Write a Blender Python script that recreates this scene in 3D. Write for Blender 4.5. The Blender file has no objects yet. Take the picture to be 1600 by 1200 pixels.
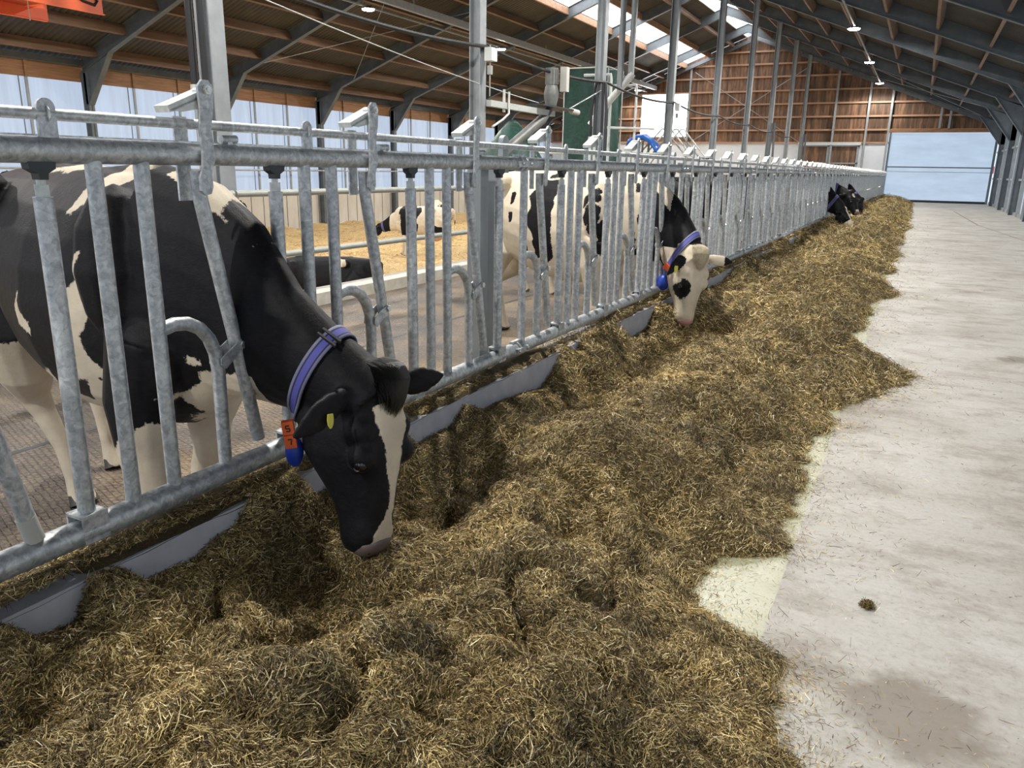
import bpy, math, random
import numpy as np
from mathutils import Vector, Matrix
from mathutils.bvhtree import BVHTree
rng = np.random.default_rng(7)
random.seed(7)
PI = math.pi
COL = bpy.context.scene.collection
sc = bpy.context.scene

# ---------------------------------------------------------------- measured layout (metres)
FX = -1.765                  # feed barrier plane
CAMH = 1.38
RIDX, RIDZ, SL = -9.35, 8.6, 0.383
XL, XR = -21.9, 3.2          # left and right wall
Y0, YE = -7.0, 48.5
ZA, ZS = -0.15, -1.1         # cow alley floor, straw yard floor
FR = [5.65 + 5 * k for k in range(-2, 9)]

# ---------------------------------------------------------------- object helpers
def tag(o, label=None, cat=None, group=None, kind=None):
    if label: o['label'] = label
    if cat: o['category'] = cat
    if group: o['group'] = group
    if kind: o['kind'] = kind
    return o

def empty(name, loc=(0, 0, 0), rz=0, label=None, cat=None, group=None):
    o = bpy.data.objects.new(name, None); COL.objects.link(o)
    o.location = loc; o.rotation_euler = (0, 0, rz)
    return tag(o, label, cat, group)

def link(name, me, parent=None):
    o = bpy.data.objects.new(name, me); COL.objects.link(o)
    if parent is not None: o.parent = parent
    return o

class MB:
    """collects shapes into one mesh"""
    def __init__(s): s.v = []; s.f = []; s.n = 0
    def add(s, v, f):
        b = s.n; s.v.extend([tuple(map(float, p)) for p in v]); s.n += len(v)
        s.f.extend([tuple(b + i for i in q) for q in f]); return s
    def box(s, a, b):
        x0, y0, z0 = a; x1, y1, z1 = b
        return s.add([(x0,y0,z0),(x1,y0,z0),(x1,y1,z0),(x0,y1,z0),(x0,y0,z1),(x1,y0,z1),(x1,y1,z1),(x0,y1,z1)],
                     [(0,3,2,1),(4,5,6,7),(0,1,5,4),(1,2,6,5),(2,3,7,6),(3,0,4,7)])
    def obox(s, c, ax, ay, az):
        c = Vector(c); ax = Vector(ax); ay = Vector(ay); az = Vector(az)
        v = [c+i*ax+j*ay+k*az for k in (-1,1) for (i,j) in ((-1,-1),(1,-1),(1,1),(-1,1))]
        return s.add(v, [(0,3,2,1),(4,5,6,7),(0,1,5,4),(1,2,6,5),(2,3,7,6),(3,0,4,7)])
    def bar(s, p, q, w, h, up=(0,0,1)):
        p = Vector(p); q = Vector(q); d = (q-p); L = d.length; d.normalize()
        side = d.cross(Vector(up)); 
        if side.length < 1e-4: side = d.cross(Vector((1,0,0)))
        side.normalize(); u = side.cross(d)
        return s.obox((p+q)/2, d*L/2, side*w/2, u*h/2)
    def tube(s, pts, r, n=12, cap=True):
        pts = [Vector(p) for p in pts]; rs = r if hasattr(r, '__len__') else [r]*len(pts)
        V = []; up = None
        for i, p in enumerate(pts):
            if i == 0: t = pts[1]-p
            elif i == len(pts)-1: t = p-pts[i-1]
            else: t = (pts[i+1]-p).normalized() + (p-pts[i-1]).normalized()
            t.normalize()
            if up is None:
                up = Vector((0,0,1)) if abs(t.z) < .9 else Vector((1,0,0))
            a = t.cross(up).normalized(); b = a.cross(t).normalized(); up = b
            for k in range(n):
                th = 2*PI*k/n
                V.append(p + a*(math.cos(th)*rs[i]) + b*(math.sin(th)*rs[i]))
        F = []
        for i in range(len(pts)-1):
            for k in range(n):
                k2 = (k+1) % n
                F.append((i*n+k, i*n+k2, (i+1)*n+k2, (i+1)*n+k))
        if cap:
            F.append(tuple(range(n-1, -1, -1))); m = (len(pts)-1)*n
            F.append(tuple(range(m, m+n)))
        return s.add(V, F)
    def prism(s, poly, a, b, axis='x'):
        """poly of 2D points extruded from a to b along axis"""
        def P(u, v, w):
            return {'x': (w, u, v), 'y': (u, w, v), 'z': (u, v, w)}[axis]
        n = len(poly)
        V = [P(u, v, a) for u, v in poly] + [P(u, v, b) for u, v in poly]
        F = [tuple(range(n-1, -1, -1)), tuple(range(n, 2*n))] + [(i, (i+1) % n, n+(i+1) % n, n+i) for i in range(n)]
        return s.add(V, F)
    def ball(s, c, r, n=12, sq=(1,1,1)):
        V = []; F = []; m = n//2
        V.append((c[0], c[1], c[2]+r*sq[2]))
        for i in range(1, m):
            ph = PI*i/m
            for k in range(n):
                th = 2*PI*k/n
                V.append((c[0]+r*sq[0]*math.sin(ph)*math.cos(th), c[1]+r*sq[1]*math.sin(ph)*math.sin(th), c[2]+r*sq[2]*math.cos(ph)))
        V.append((c[0], c[1], c[2]-r*sq[2]))
        for k in range(n): F.append((0, 1+k, 1+(k+1) % n))
        for i in range(m-2):
            for k in range(n):
                a = 1+i*n; k2 = (k+1) % n
                F.append((a+k, a+n+k, a+n+k2, a+k2))
        a = 1+(m-2)*n
        for k in range(n): F.append((len(V)-1, a+(k+1) % n, a+k))
        return s.add(V, F)
    def mesh(s, name, mat, smooth=None):
        me = bpy.data.meshes.new(name); me.from_pydata(s.v, [], s.f); me.update()
        if mat: me.materials.append(mat)
        if smooth is not None: shade(me, smooth)
        return me
    def build(s, name, mat, parent=None, smooth=None):
        return link(name, s.mesh(name, mat, smooth), parent)

def shade(me, ang=40):
    n = len(me.polygons)
    me.polygons.foreach_set('use_smooth', np.ones(n, bool))
    if ang < 180:
        me.update()
        e2 = {}
        no = np.empty(n*3); me.polygons.foreach_get('normal', no); no = no.reshape(-1, 3)
        for p in me.polygons:
            for ek in p.edge_keys: e2.setdefault(ek, []).append(p.index)
        sh = np.zeros(len(me.edges), bool); c = math.cos(math.radians(ang))
        for i, e in enumerate(me.edges):
            fs = e2.get(tuple(sorted(e.vertices)), [])
            if len(fs) == 2 and float(no[fs[0]] @ no[fs[1]]) < c: sh[i] = True
        at = me.attributes.get('sharp_edge') or me.attributes.new('sharp_edge', 'BOOLEAN', 'EDGE')
        at.data.foreach_set('value', sh)

def np_mesh(name, V, F, mat, smooth=False):
    """fast mesh from arrays, all quads"""
    me = bpy.data.meshes.new(name)
    me.vertices.add(len(V)); me.vertices.foreach_set('co', np.ascontiguousarray(V, np.float32).ravel())
    k = F.shape[1]
    me.loops.add(F.size); me.loops.foreach_set('vertex_index', np.ascontiguousarray(F, np.int32).ravel())
    me.polygons.add(len(F)); me.polygons.foreach_set('loop_start', np.arange(0, F.size, k, dtype=np.int32))
    me.polygons.foreach_set('loop_total', np.full(len(F), k, np.int32))
    me.update(calc_edges=True)
    if smooth: me.polygons.foreach_set('use_smooth', np.ones(len(F), bool))
    if mat: me.materials.append(mat)
    return me

def structure(name, mb, mat, smooth=None):
    o = mb.build(name, mat, None, smooth); o['kind'] = 'structure'; return o

# ---------------------------------------------------------------- material helpers
def new_mat(name):
    m = bpy.data.materials.new(name); m.use_nodes = True
    nt = m.node_tree; b = nt.nodes['Principled BSDF']; return m, nt, b
def N(nt, t, **kw):
    n = nt.nodes.new(t)
    for k, v in kw.items():
        if k in n.inputs: n.inputs[k].default_value = v
        else: setattr(n, k, v)
    return n
def L(nt, a, b): nt.links.new(a, b)
def rgb(c): return (c[0], c[1], c[2], 1)
def ramp(nt, fac, stops, interp='LINEAR'):
    r = nt.nodes.new('ShaderNodeValToRGB'); r.color_ramp.interpolation = interp
    el = r.color_ramp.elements
    el[0].position, el[0].color = stops[0][0], rgb(stops[0][1]); el[1].position, el[1].color = stops[-1][0], rgb(stops[-1][1])
    for p, c in stops[1:-1]:
        e = el.new(p); e.color = rgb(c)
    L(nt, fac, r.inputs['Fac']); return r
def noise(nt, scale, detail=4, rough=.55, vec=None, dist=0, space='Object', mapping=None):
    tc = nt.nodes.new('ShaderNodeTexCoord')
    src = tc.outputs[space] if space != 'World' else None
    if space == 'World':
        src = nt.nodes.new('ShaderNodeNewGeometry').outputs['Position']
    if mapping:
        mp = nt.nodes.new('ShaderNodeMapping'); mp.inputs['Scale'].default_value = mapping
        L(nt, src, mp.inputs['Vector']); src = mp.outputs['Vector']
    n = nt.nodes.new('ShaderNodeTexNoise'); n.inputs['Scale'].default_value = scale
    n.inputs['Detail'].default_value = detail; n.inputs['Roughness'].default_value = rough; n.inputs['Distortion'].default_value = dist
    L(nt, src, n.inputs['Vector']); return n
def bump(nt, b, h, strength=.3, dist=.01):
    n = nt.nodes.new('ShaderNodeBump'); n.inputs['Strength'].default_value = strength; n.inputs['Distance'].default_value = dist
    L(nt, h, n.inputs['Height']); L(nt, n.outputs['Normal'], b.inputs['Normal']); return n
def plain(name, c, rough=.6, metal=0, spec=.5):
    m, nt, b = new_mat(name); b.inputs['Base Color'].default_value = rgb(c)
    b.inputs['Roughness'].default_value = rough; b.inputs['Metallic'].default_value = metal
    b.inputs['Specular IOR Level'].default_value = spec; return m
def noisy(name, stops, scale, rough=.6, metal=0, bs=0, bd=.01, detail=5, mapping=None, space='Object', dist=0, spec=.5):
    m, nt, b = new_mat(name); n = noise(nt, scale, detail, .6, mapping=mapping, space=space, dist=dist)
    r = ramp(nt, n.outputs['Fac'], stops); L(nt, r.outputs['Color'], b.inputs['Base Color'])
    b.inputs['Roughness'].default_value = rough; b.inputs['Metallic'].default_value = metal; b.inputs['Specular IOR Level'].default_value = spec
    if bs: bump(nt, b, n.outputs['Fac'], bs, bd)
    return m
def emit(name, c, s, tex=None):
    m, nt, b = new_mat(name); b.inputs['Base Color'].default_value = rgb((.6,.6,.6)); b.inputs['Roughness'].default_value = .5
    b.inputs['Emission Color'].default_value = rgb(c); b.inputs['Emission Strength'].default_value = s
    return m

M = {}
def mat_galv():
    m, nt, b = new_mat('galvanised_steel')
    a = noise(nt, 38, 5, .65, space='World', dist=1.2); v = nt.nodes.new('ShaderNodeTexVoronoi'); v.inputs['Scale'].default_value = 70
    g = nt.nodes.new('ShaderNodeNewGeometry'); L(nt, g.outputs['Position'], v.inputs['Vector'])
    mx = N(nt, 'ShaderNodeMath', operation='MULTIPLY_ADD'); L(nt, v.outputs['Color'], mx.inputs[0]); mx.inputs[1].default_value = .22
    L(nt, a.outputs['Fac'], mx.inputs[2])
    r = ramp(nt, mx.outputs[0], [(.42, (.32,.34,.355)), (.58, (.46,.48,.495)), (.78, (.66,.685,.69))]); L(nt, r.outputs['Color'], b.inputs['Base Color'])
    b.inputs['Metallic'].default_value = .55
    r2 = N(nt, 'ShaderNodeMapRange'); L(nt, a.outputs['Fac'], r2.inputs['Value']); r2.inputs['To Min'].default_value = .34; r2.inputs['To Max'].default_value = .62
    L(nt, r2.outputs[0], b.inputs['Roughness'])
    bump(nt, b, mx.outputs[0], .05, .001)
    return m
M['galv'] = mat_galv()
M['zinc'] = noisy('bright_zinc_plate', [(.3,(.5,.52,.5)),(.7,(.68,.69,.66))], 60, .42, .35, space='World')
M['steel'] = noisy('grey_painted_steel', [(.3,(.085,.10,.115)),(.7,(.13,.15,.165))], 3, .5, .15, space='World')
M['post'] = noisy('grey_post_steel', [(.3,(.26,.28,.295)),(.7,(.34,.365,.375))], 5, .45, .3, space='World')
M['plastic'] = plain('white_plastic_cap', (.50,.49,.45), .5)
M['black'] = plain('black_rubber', (.012,.012,.014), .55)
M['dark'] = plain('dark_iron', (.05,.055,.06), .5, .5)
M['dampline'] = plain('damp_track_line', (.24,.19,.165), .7)
M['bolt'] = plain('zinc_bolt', (.7,.7,.68), .3, .8)
M['curb'] = noisy('grey_coated_concrete', [(.3,(.40,.405,.45)),(.7,(.50,.505,.555))], 14, .55, 0, .15, .004, space='World')
M['white_wall'] = noisy('white_wall_panel', [(.3,(.62,.65,.69)),(.7,(.68,.71,.75))], 2, .6, space='World')

def mat_wood(name, c0, c1, c2, mapping, plank=None):
    m, nt, b = new_mat(name)
    a = noise(nt, 3.0, 6, .6, space='World', mapping=mapping, dist=.6)
    r = ramp(nt, a.outputs['Fac'], [(.3, c0), (.5, c1), (.72, c2)])
    col = r.outputs['Color']
    if plank:
        w = noise(nt, 1.0, 0, 0, space='World', mapping=plank)
        r2 = ramp(nt, w.outputs['Fac'], [(.35, (.55,.55,.55)), (.65, (1.25,1.2,1.15))])
        mx = N(nt, 'ShaderNodeMix', data_type='RGBA', blend_type='MULTIPLY'); mx.inputs['Factor'].default_value = 1
        L(nt, col, mx.inputs['A']); L(nt, r2.outputs['Color'], mx.inputs['B']); col = mx.outputs['Result']
    L(nt, col, b.inputs['Base Color']); b.inputs['Roughness'].default_value = .6
    bump(nt, b, a.outputs['Fac'], .1, .004)
    return m
M['purlin'] = mat_wood('glued_timber', (.12,.072,.045), (.17,.102,.064), (.24,.15,.098), (2.5,.35,4))
M['girt'] = mat_wood('pale_timber', (.30,.17,.10), (.40,.24,.15), (.50,.32,.21), (.3,2,3))
M['planks'] = mat_wood('brown_board_cladding', (.07,.038,.022), (.155,.083,.045), (.27,.15,.085), (3.2,1,.5), (7,1,.35))
M['band'] = mat_wood('brown_board_band', (.17,.085,.042), (.25,.13,.065), (.33,.185,.10), (1,.4,6))

def mat_roof():
    m, nt, b = new_mat('corrugated_roof_sheet')
    a = noise(nt, 1.4, 5, .6, space='World'); r = ramp(nt, a.outputs['Fac'], [(.3,(.040,.037,.036)),(.7,(.066,.061,.058))])
    L(nt, r.outputs['Color'], b.inputs['Base Color']); b.inputs['Roughness'].default_value = .75
    return m
M['roof'] = mat_roof()
M['sky_sheet'] = emit('translucent_skylight_sheet', (.93,.96,1.0), 5.0)
M['window'] = None
def mat_window(name, c, s, streak, base=(.10,.11,.12)):
    m, nt, b = new_mat(name)
    a = noise(nt, 1.0, 4, .6, space='World', mapping=streak)
    r = ramp(nt, a.outputs['Fac'], [(.3, tuple(x*.80 for x in c)), (.7, c)])
    b.inputs['Base Color'].default_value = rgb(base); b.inputs['Roughness'].default_value = .5
    L(nt, r.outputs['Color'], b.inputs['Emission Color']); b.inputs['Emission Strength'].default_value = s
    return m
M['window'] = mat_window('translucent_wind_curtain', (.60,.73,.95), .56, (1,6,.5))
M['doorsheet'] = mat_window('translucent_door_sheet', (.58,.74,.95), .56, (.7,1,3))
M['rightsheet'] = mat_window('translucent_side_sheet', (.60,.71,.86), .38, (1,3,.4), (.4,.43,.46))
M['brightwin'] = emit('open_bright_window', (1,1,1), 7.0)

def mat_floor():
    m, nt, b = new_mat('feed_alley_concrete')
    a = noise(nt, 1.1, 6, .62, space='World', dist=.5); r = ramp(nt, a.outputs['Fac'], [(.30,(.34,.31,.275)),(.46,(.44,.42,.385)),(.62,(.51,.495,.465))])
    s = noise(nt, 3.0, 9, .75, space='World', mapping=(.8,1.3,1)); r2 = ramp(nt, s.outputs['Fac'], [(.38,(.70,.655,.62)),(.52,(1,1,1))])
    mx = N(nt, 'ShaderNodeMix', data_type='RGBA', blend_type='MULTIPLY'); mx.inputs['Factor'].default_value = .9
    L(nt, r.outputs['Color'], mx.inputs['A']); L(nt, r2.outputs['Color'], mx.inputs['B'])
    # fine specks
    f = noise(nt, 45, 6, .8, space='World'); r3 = ramp(nt, f.outputs['Fac'], [(.34,(.55,.50,.44)),(.42,(.90,.88,.86)),(.5,(1,1,1)),(.62,(1.10,1.10,1.09))])
    mx2 = N(nt, 'ShaderNodeMix', data_type='RGBA', blend_type='MULTIPLY'); mx2.inputs['Factor'].default_value = .6
    L(nt, mx.outputs['Result'], mx2.inputs['A']); L(nt, r3.outputs['Color'], mx2.inputs['B'])
    # damp patches on the alley
    g = nt.nodes.new('ShaderNodeNewGeometry'); col = mx2.outputs['Result']
    wn = noise(nt, 5, 4, .6, space='World'); 
    for (px_, py_, rx, ry, k) in DAMP:
        mp = nt.nodes.new('ShaderNodeMapping'); mp.inputs['Location'].default_value = (-px_/rx, -py_/ry, 0); mp.inputs['Scale'].default_value = (1/rx, 1/ry, 0)
        L(nt, g.outputs['Position'], mp.inputs['Vector'])
        ln = N(nt, 'ShaderNodeVectorMath', operation='LENGTH'); L(nt, mp.outputs['Vector'], ln.inputs[0])
        ad = N(nt, 'ShaderNodeMath', operation='MULTIPLY_ADD'); L(nt, wn.outputs['Fac'], ad.inputs[0]); ad.inputs[1].default_value = 1.6; L(nt, ln.outputs['Value'], ad.inputs[2])
        mr = N(nt, 'ShaderNodeMapRange'); L(nt, ad.outputs[0], mr.inputs['Value']); mr.inputs['From Min'].default_value = 1.45; mr.inputs['From Max'].default_value = 1.85
        mr.inputs['To Min'].default_value = k; mr.inputs['To Max'].default_value = 0
        mm = N(nt, 'ShaderNodeMix', data_type='RGBA', blend_type='MIX'); L(nt, mr.outputs[0], mm.inputs['Factor']); L(nt, col, mm.inputs['A'])
        mm.inputs['B'].default_value = (.21,.17,.135,1); col = mm.outputs['Result']
    L(nt, col, b.inputs['Base Color']); b.inputs['Roughness'].default_value = .62
    bump(nt, b, f.outputs['Fac'], .12, .004); return m
DAMP = [(.16,2.05,.20,.20,.75), (.95,7.1,.30,.16,.7), (1.15,6.2,.25,.14,.6), (.30,9.5,.2,.1,.4), (1.5,3.0,.3,.2,.25), (.55,20,.7,.6,.4)]
M['floor'] = mat_floor()
def mat_strip():
    m, nt, b = new_mat('coated_feed_table')
    a = noise(nt, 5, 6, .65, space='World'); r = ramp(nt, a.outputs['Fac'], [(.3,(.33,.33,.22)),(.5,(.40,.405,.28)),(.7,(.45,.455,.34))])
    f = noise(nt, 80, 3, .7, space='World'); r3 = ramp(nt, f.outputs['Fac'], [(.34,(.60,.55,.40)),(.44,(1,1,1))])
    mx2 = N(nt, 'ShaderNodeMix', data_type='RGBA', blend_type='MULTIPLY'); mx2.inputs['Factor'].default_value = .8
    L(nt, r.outputs['Color'], mx2.inputs['A']); L(nt, r3.outputs['Color'], mx2.inputs['B'])
    L(nt, mx2.outputs['Result'], b.inputs['Base Color']); b.inputs['Roughness'].default_value = .4; return m
M['strip'] = mat_strip()
def mat_cowfloor():
    m, nt, b = new_mat('grooved_rubber_mat')
    a = noise(nt, 1.3, 6, .65, space='World'); r = ramp(nt, a.outputs['Fac'], [(.35,(.075,.068,.070)),(.5,(.15,.125,.105)),(.66,(.27,.21,.145))])
    v = nt.nodes.new('ShaderNodeTexVoronoi'); v.feature = 'DISTANCE_TO_EDGE'; v.inputs['Scale'].default_value = 1; v.inputs['Randomness'].default_value = .25
    g = nt.nodes.new('ShaderNodeNewGeometry'); mp = nt.nodes.new('ShaderNodeMapping'); mp.inputs['Scale'].default_value = (22, 34, 0); mp.inputs['Rotation'].default_value = (0,0,.5)
    L(nt, g.outputs['Position'], mp.inputs['Vector']); L(nt, mp.outputs['Vector'], v.inputs['Vector'])
    mr = N(nt, 'ShaderNodeMapRange'); L(nt, v.outputs['Distance'], mr.inputs['Value']); mr.inputs['From Max'].default_value = .16
    f = noise(nt, 45, 4, .7, space='World', mapping=(1,2,1)); r3 = ramp(nt, f.outputs['Fac'], [(.38,(.55,.5,.45)),(.62,(1.35,1.25,1.05))])
    mx = N(nt, 'ShaderNodeMix', data_type='RGBA', blend_type='MULTIPLY'); mx.inputs['Factor'].default_value = 1
    L(nt, r.outputs['Color'], mx.inputs['A']); L(nt, r3.outputs['Color'], mx.inputs['B'])
    L(nt, mx.outputs['Result'], b.inputs['Base Color']); b.inputs['Roughness'].default_value = .5
    ad = N(nt, 'ShaderNodeMath', operation='MULTIPLY_ADD'); L(nt, f.outputs['Fac'], ad.inputs[0]); ad.inputs[1].default_value = .7; L(nt, mr.outputs[0], ad.inputs[2])
    bump(nt, b, ad.outputs[0], .8, .012); return m
M['cowfloor'] = mat_cowfloor()
M['kerb'] = noisy('pale_concrete_kerb', [(.3,(.42,.40,.34)),(.7,(.60,.58,.52))], 7, .7, space='World')
M['concrete'] = noisy('cream_concrete_panel', [(.3,(.46,.43,.38)),(.7,(.56,.53,.48))], 3, .7, space='World', mapping=(1,1,.4))

def mat_straw(name, stops, sc_=1.0):
    m, nt, b = new_mat(name)
    a = noise(nt, 26*sc_, 6, .75, space='World', dist=2.5, mapping=(1,1,1)); c = noise(nt, 2.0, 4, .6, space='World')
    ad = N(nt, 'ShaderNodeMath', operation='MULTIPLY_ADD'); L(nt, c.outputs['Fac'], ad.inputs[0]); ad.inputs[1].default_value = .45; L(nt, a.outputs['Fac'], ad.inputs[2])
    r = ramp(nt, ad.outputs[0], stops); L(nt, r.outputs['Color'], b.inputs['Base Color']); b.inputs['Roughness'].default_value = .75
    bump(nt, b, a.outputs['Fac'], .9, .02); return m
M['straw'] = mat_straw('golden_straw', [(.45,(.22,.125,.045)),(.65,(.50,.33,.135)),(.90,(.72,.53,.26))], .5)
M['feedbase'] = mat_straw('brown_silage', [(.50,(.035,.022,.009)),(.70,(.115,.077,.028)),(.95,(.32,.23,.090))], 3.0)
def mat_strand():
    m, nt, b = new_mat('chopped_silage_strands')
    at = N(nt, 'ShaderNodeAttribute', attribute_name='tint'); L(nt, at.outputs['Color'], b.inputs['Base Color'])
    b.inputs['Roughness'].default_value = .55; b.inputs['Specular IOR Level'].default_value = .35; return m
M['strand'] = mat_strand()

def mat_coat(name, black=(.0052,.005,.0062), white=(.66,.57,.44)):
    m, nt, b = new_mat(name)
    at = N(nt, 'ShaderNodeAttribute', attribute_name='coat')
    n = noise(nt, 70, 4, .7); n2 = noise(nt, 14, 3, .6)
    mul = N(nt, 'ShaderNodeMath', operation='MULTIPLY_ADD'); L(nt, n.outputs['Fac'], mul.inputs[0]); mul.inputs[1].default_value = .030; L(nt, at.outputs['Fac'], mul.inputs[2])
    mul2 = N(nt, 'ShaderNodeMath', operation='MULTIPLY_ADD'); L(nt, n2.outputs['Fac'], mul2.inputs[0]); mul2.inputs[1].default_value = .040; L(nt, mul.outputs[0], mul2.inputs[2])
    mr = N(nt, 'ShaderNodeMapRange'); L(nt, mul2.outputs[0], mr.inputs['Value']); mr.inputs['From Min'].default_value = .033; mr.inputs['From Max'].default_value = .038
    w = noise(nt, 9, 5, .65); rw = ramp(nt, w.outputs['Fac'], [(.3, tuple(x*.80 for x in white)), (.65, white)])
    kb = noise(nt, 40, 4, .7, mapping=(1,1,2)); rk = ramp(nt, kb.outputs['Fac'], [(.4, black), (.75, tuple(x*2.2 for x in black))])
    ld = N(nt, 'ShaderNodeAttribute', attribute_name='pink')
    mw = N(nt, 'ShaderNodeMix', data_type='RGBA'); L(nt, ld.outputs['Fac'], mw.inputs['Factor']); L(nt, rw.outputs['Color'], mw.inputs['A']); mw.inputs['B'].default_value = (.55,.27,.19,1)
    mx = N(nt, 'ShaderNodeMix', data_type='RGBA'); L(nt, mr.outputs[0], mx.inputs['Factor']); L(nt, rk.outputs['Color'], mx.inputs['A']); L(nt, mw.outputs['Result'], mx.inputs['B'])
    L(nt, mx.outputs['Result'], b.inputs['Base Color']); b.inputs['Roughness'].default_value = .56
    b.inputs['Specular IOR Level'].default_value = .16
    b.inputs['Sheen Weight'].default_value = .02; b.inputs['Sheen Roughness'].default_value = .4
    f = noise(nt, 220, 3, .7, mapping=(.35,1,1)); f2 = noise(nt, 14, 4, .6)
    ad = N(nt, 'ShaderNodeMath', operation='MULTIPLY_ADD'); L(nt, f.outputs['Fac'], ad.inputs[0]); ad.inputs[1].default_value = .35; L(nt, f2.outputs['Fac'], ad.inputs[2])
    bump(nt, b, ad.outputs[0], .35, .010); return m
M['coat'] = mat_coat('holstein_coat')
M['hoof'] = plain('hoof_horn', (.05,.042,.035), .5)
M['eye'] = plain('wet_dark_eye', (.006,.005,.006), .06, 0, .8)
M['lid'] = plain('pale_wet_eyelid_rim', (.16,.14,.14), .25)
M['nose'] = plain('moist_grey_nose', (.13,.10,.10), .35)
M['pinknose'] = plain('moist_pink_nose', (.55,.30,.25), .35)
M['tuft'] = noisy('black_forelock_hair', [(.3,(.004,.004,.004)),(.7,(.014,.013,.013))], 60, .45)
M['creamtuft'] = noisy('cream_forelock_hair', [(.3,(.42,.34,.22)),(.7,(.66,.58,.44))], 60, .6)
def mat_collar():
    m, nt, b = new_mat('violet_collar_webbing')
    at = N(nt, 'ShaderNodeAttribute', attribute_name='across')
    r = ramp(nt, at.outputs['Fac'], [(0,(.17,.17,.27)),(.16,(.17,.17,.27)),(.20,(.012,.012,.05)),(.27,(.012,.012,.05)),(.30,(.085,.085,.36)),(.70,(.085,.085,.36)),(.73,(.012,.012,.05)),(.80,(.012,.012,.05)),(.84,(.17,.17,.27)),(1,(.17,.17,.27))])
    L(nt, r.outputs['Color'], b.inputs['Base Color']); b.inputs['Roughness'].default_value = .7
    n = noise(nt, 300, 2, .6); bump(nt, b, n.outputs['Fac'], .3, .002); return m
M['collar'] = mat_collar()
M['orange'] = plain('orange_plastic', (.80,.13,.03), .45)
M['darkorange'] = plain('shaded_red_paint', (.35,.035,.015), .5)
M['digit'] = plain('black_print', (.01,.01,.01), .5)
M['blue'] = plain('blue_plastic', (.012,.045,.36), .4)
M['yellow'] = plain('yellow_tag_plastic', (.62,.55,.07), .45)
M['castgrey'] = noisy('cast_grey_metal', [(.3,(.13,.135,.13)),(.7,(.19,.195,.185))], 12, .5, .3, space='World')
M['green'] = noisy('green_tarpaulin', [(.35,(.004,.035,.024)),(.65,(.008,.065,.045))], 5, .45, 0, .45, .04, space='World', dist=1.5)
M['bluecover'] = plain('blue_moulded_cover', (.015,.12,.48), .35)
M['pvc'] = plain('white_pipe', (.62,.66,.66), .4)
M['redsign'] = plain('red_sign', (.55,.03,.03), .5)
M['lampglow'] = emit('lamp_diffuser', (1,.98,.93), 60)

# ---------------------------------------------------------------- floors and kerbs
structure('floor', MB().box((-.25, Y0, -.3), (XR+.3, YE+.3, 0)), M['floor'])
structure('floor_feed_strip', MB().box((-1.87, Y0, -.3), (-.25, YE, 0.0)), M['strip'])
structure('floor_cow_alley', MB().box((-5.88, Y0, -.5), (-1.87, YE, ZA)), M['cowfloor'])
structure('kerb', MB().box((-1.88, Y0, -.2), (-1.67, 47.4, .405)), M['curb'])
structure('kerb_yard', MB().box((-6.2, Y0, -1.3), (-5.88, YE, -.01)), M['kerb'])
# drain groove in the alley floor
g_ = MB(); g_.box((-4.2, Y0, ZA-.001), (-4.16, YE, ZA+.0015)); structure('floor_drain', g_, M['dark'])

jt = MB(); jt.bar((1.33,37.6,.0008),(1.65,27.2,.0008),.05,.001); jt.bar((1.65,27.2,.0008),(2.25,21.3,.0008),.03,.001); structure('trim_floor_joint', jt, M['dampline'])
# ---------------------------------------------------------------- value noise
def vnoise(x, y, seed=0):
    xi = np.floor(x).astype(np.int64); yi = np.floor(y).astype(np.int64); fx = x-xi; fy = y-yi
    fx = fx*fx*(3-2*fx); fy = fy*fy*(3-2*fy)
    def h(a, b):
        n = (a*374761393 + b*668265263 + seed*974711) & 0xffffffff
        n = ((n ^ (n >> 13)) * 1274126177) & 0xffffffff
        return ((n ^ (n >> 16)) & 0xffff) / 65535.0
    return (h(xi,yi)*(1-fx)+h(xi+1,yi)*fx)*(1-fy) + (h(xi,yi+1)*(1-fx)+h(xi+1,yi+1)*fx)*fy

# ---------------------------------------------------------------- feed
def feed_edge(y):
    pts = [(-8,-.1),(0,-.06),(1.2,-.05),(1.7,-.08),(2.0,-.16),(2.15,-.17),(2.32,-.42),(2.5,-.50),(2.68,-.45),(2.8,-.30),(3.1,-.30),(3.5,-.27),(3.9,-.33),(4.4,-.29),(4.9,-.27),(5.3,-.1),(5.6,.04),(5.85,.12),(6.1,.06),
           (6.5,-.22),(7.1,-.38),(7.6,-.38),(8.2,-.25),(9.0,-.30),(9.6,-.28),(10.1,-.14),(10.4,-.06),(10.8,-.25),(12,-.34),(13,-.2),(14,-.32),(15.5,-.18),(17,-.32),(19,-.2),(21,-.33),(24,-.15),(27,-.3),(31,-.22),(36,-.28),(44,-.3),(47,-.5)]
    p = np.array(pts); e = np.interp(y, p[:,0], p[:,1])
    return e + (vnoise(y*3.1, y*0+3, 5)-.5)*.12 + (vnoise(y*9.7, y*0+7, 6)-.5)*.09 + (vnoise(y*31, y*0+7, 8)-.5)*.05
KERBH = np.array([(-1,.41),(.8,.41),(.90,.31),(1.0,.31),(1.05,.41),(1.12,.40),(1.18,.33),(1.35,.31),(1.5,.34),(1.58,.42),(1.75,.42),(1.84,.30),(1.98,.31),(2.12,.41),(2.3,.41),(2.42,.31),(2.7,.29),(2.84,.38),(2.95,.31),(3.3,.27),(3.65,.25),(3.82,.33),(3.92,.42),(4.02,.36),(4.12,.36),(4.25,.43),(4.7,.43),(4.85,.30),(5.2,.23),(5.5,.27),(5.75,.41),(6.2,.31),(6.8,.41),(7.2,.30),(8,.28),(8.6,.40),(9,.34),(50,.34)])
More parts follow.
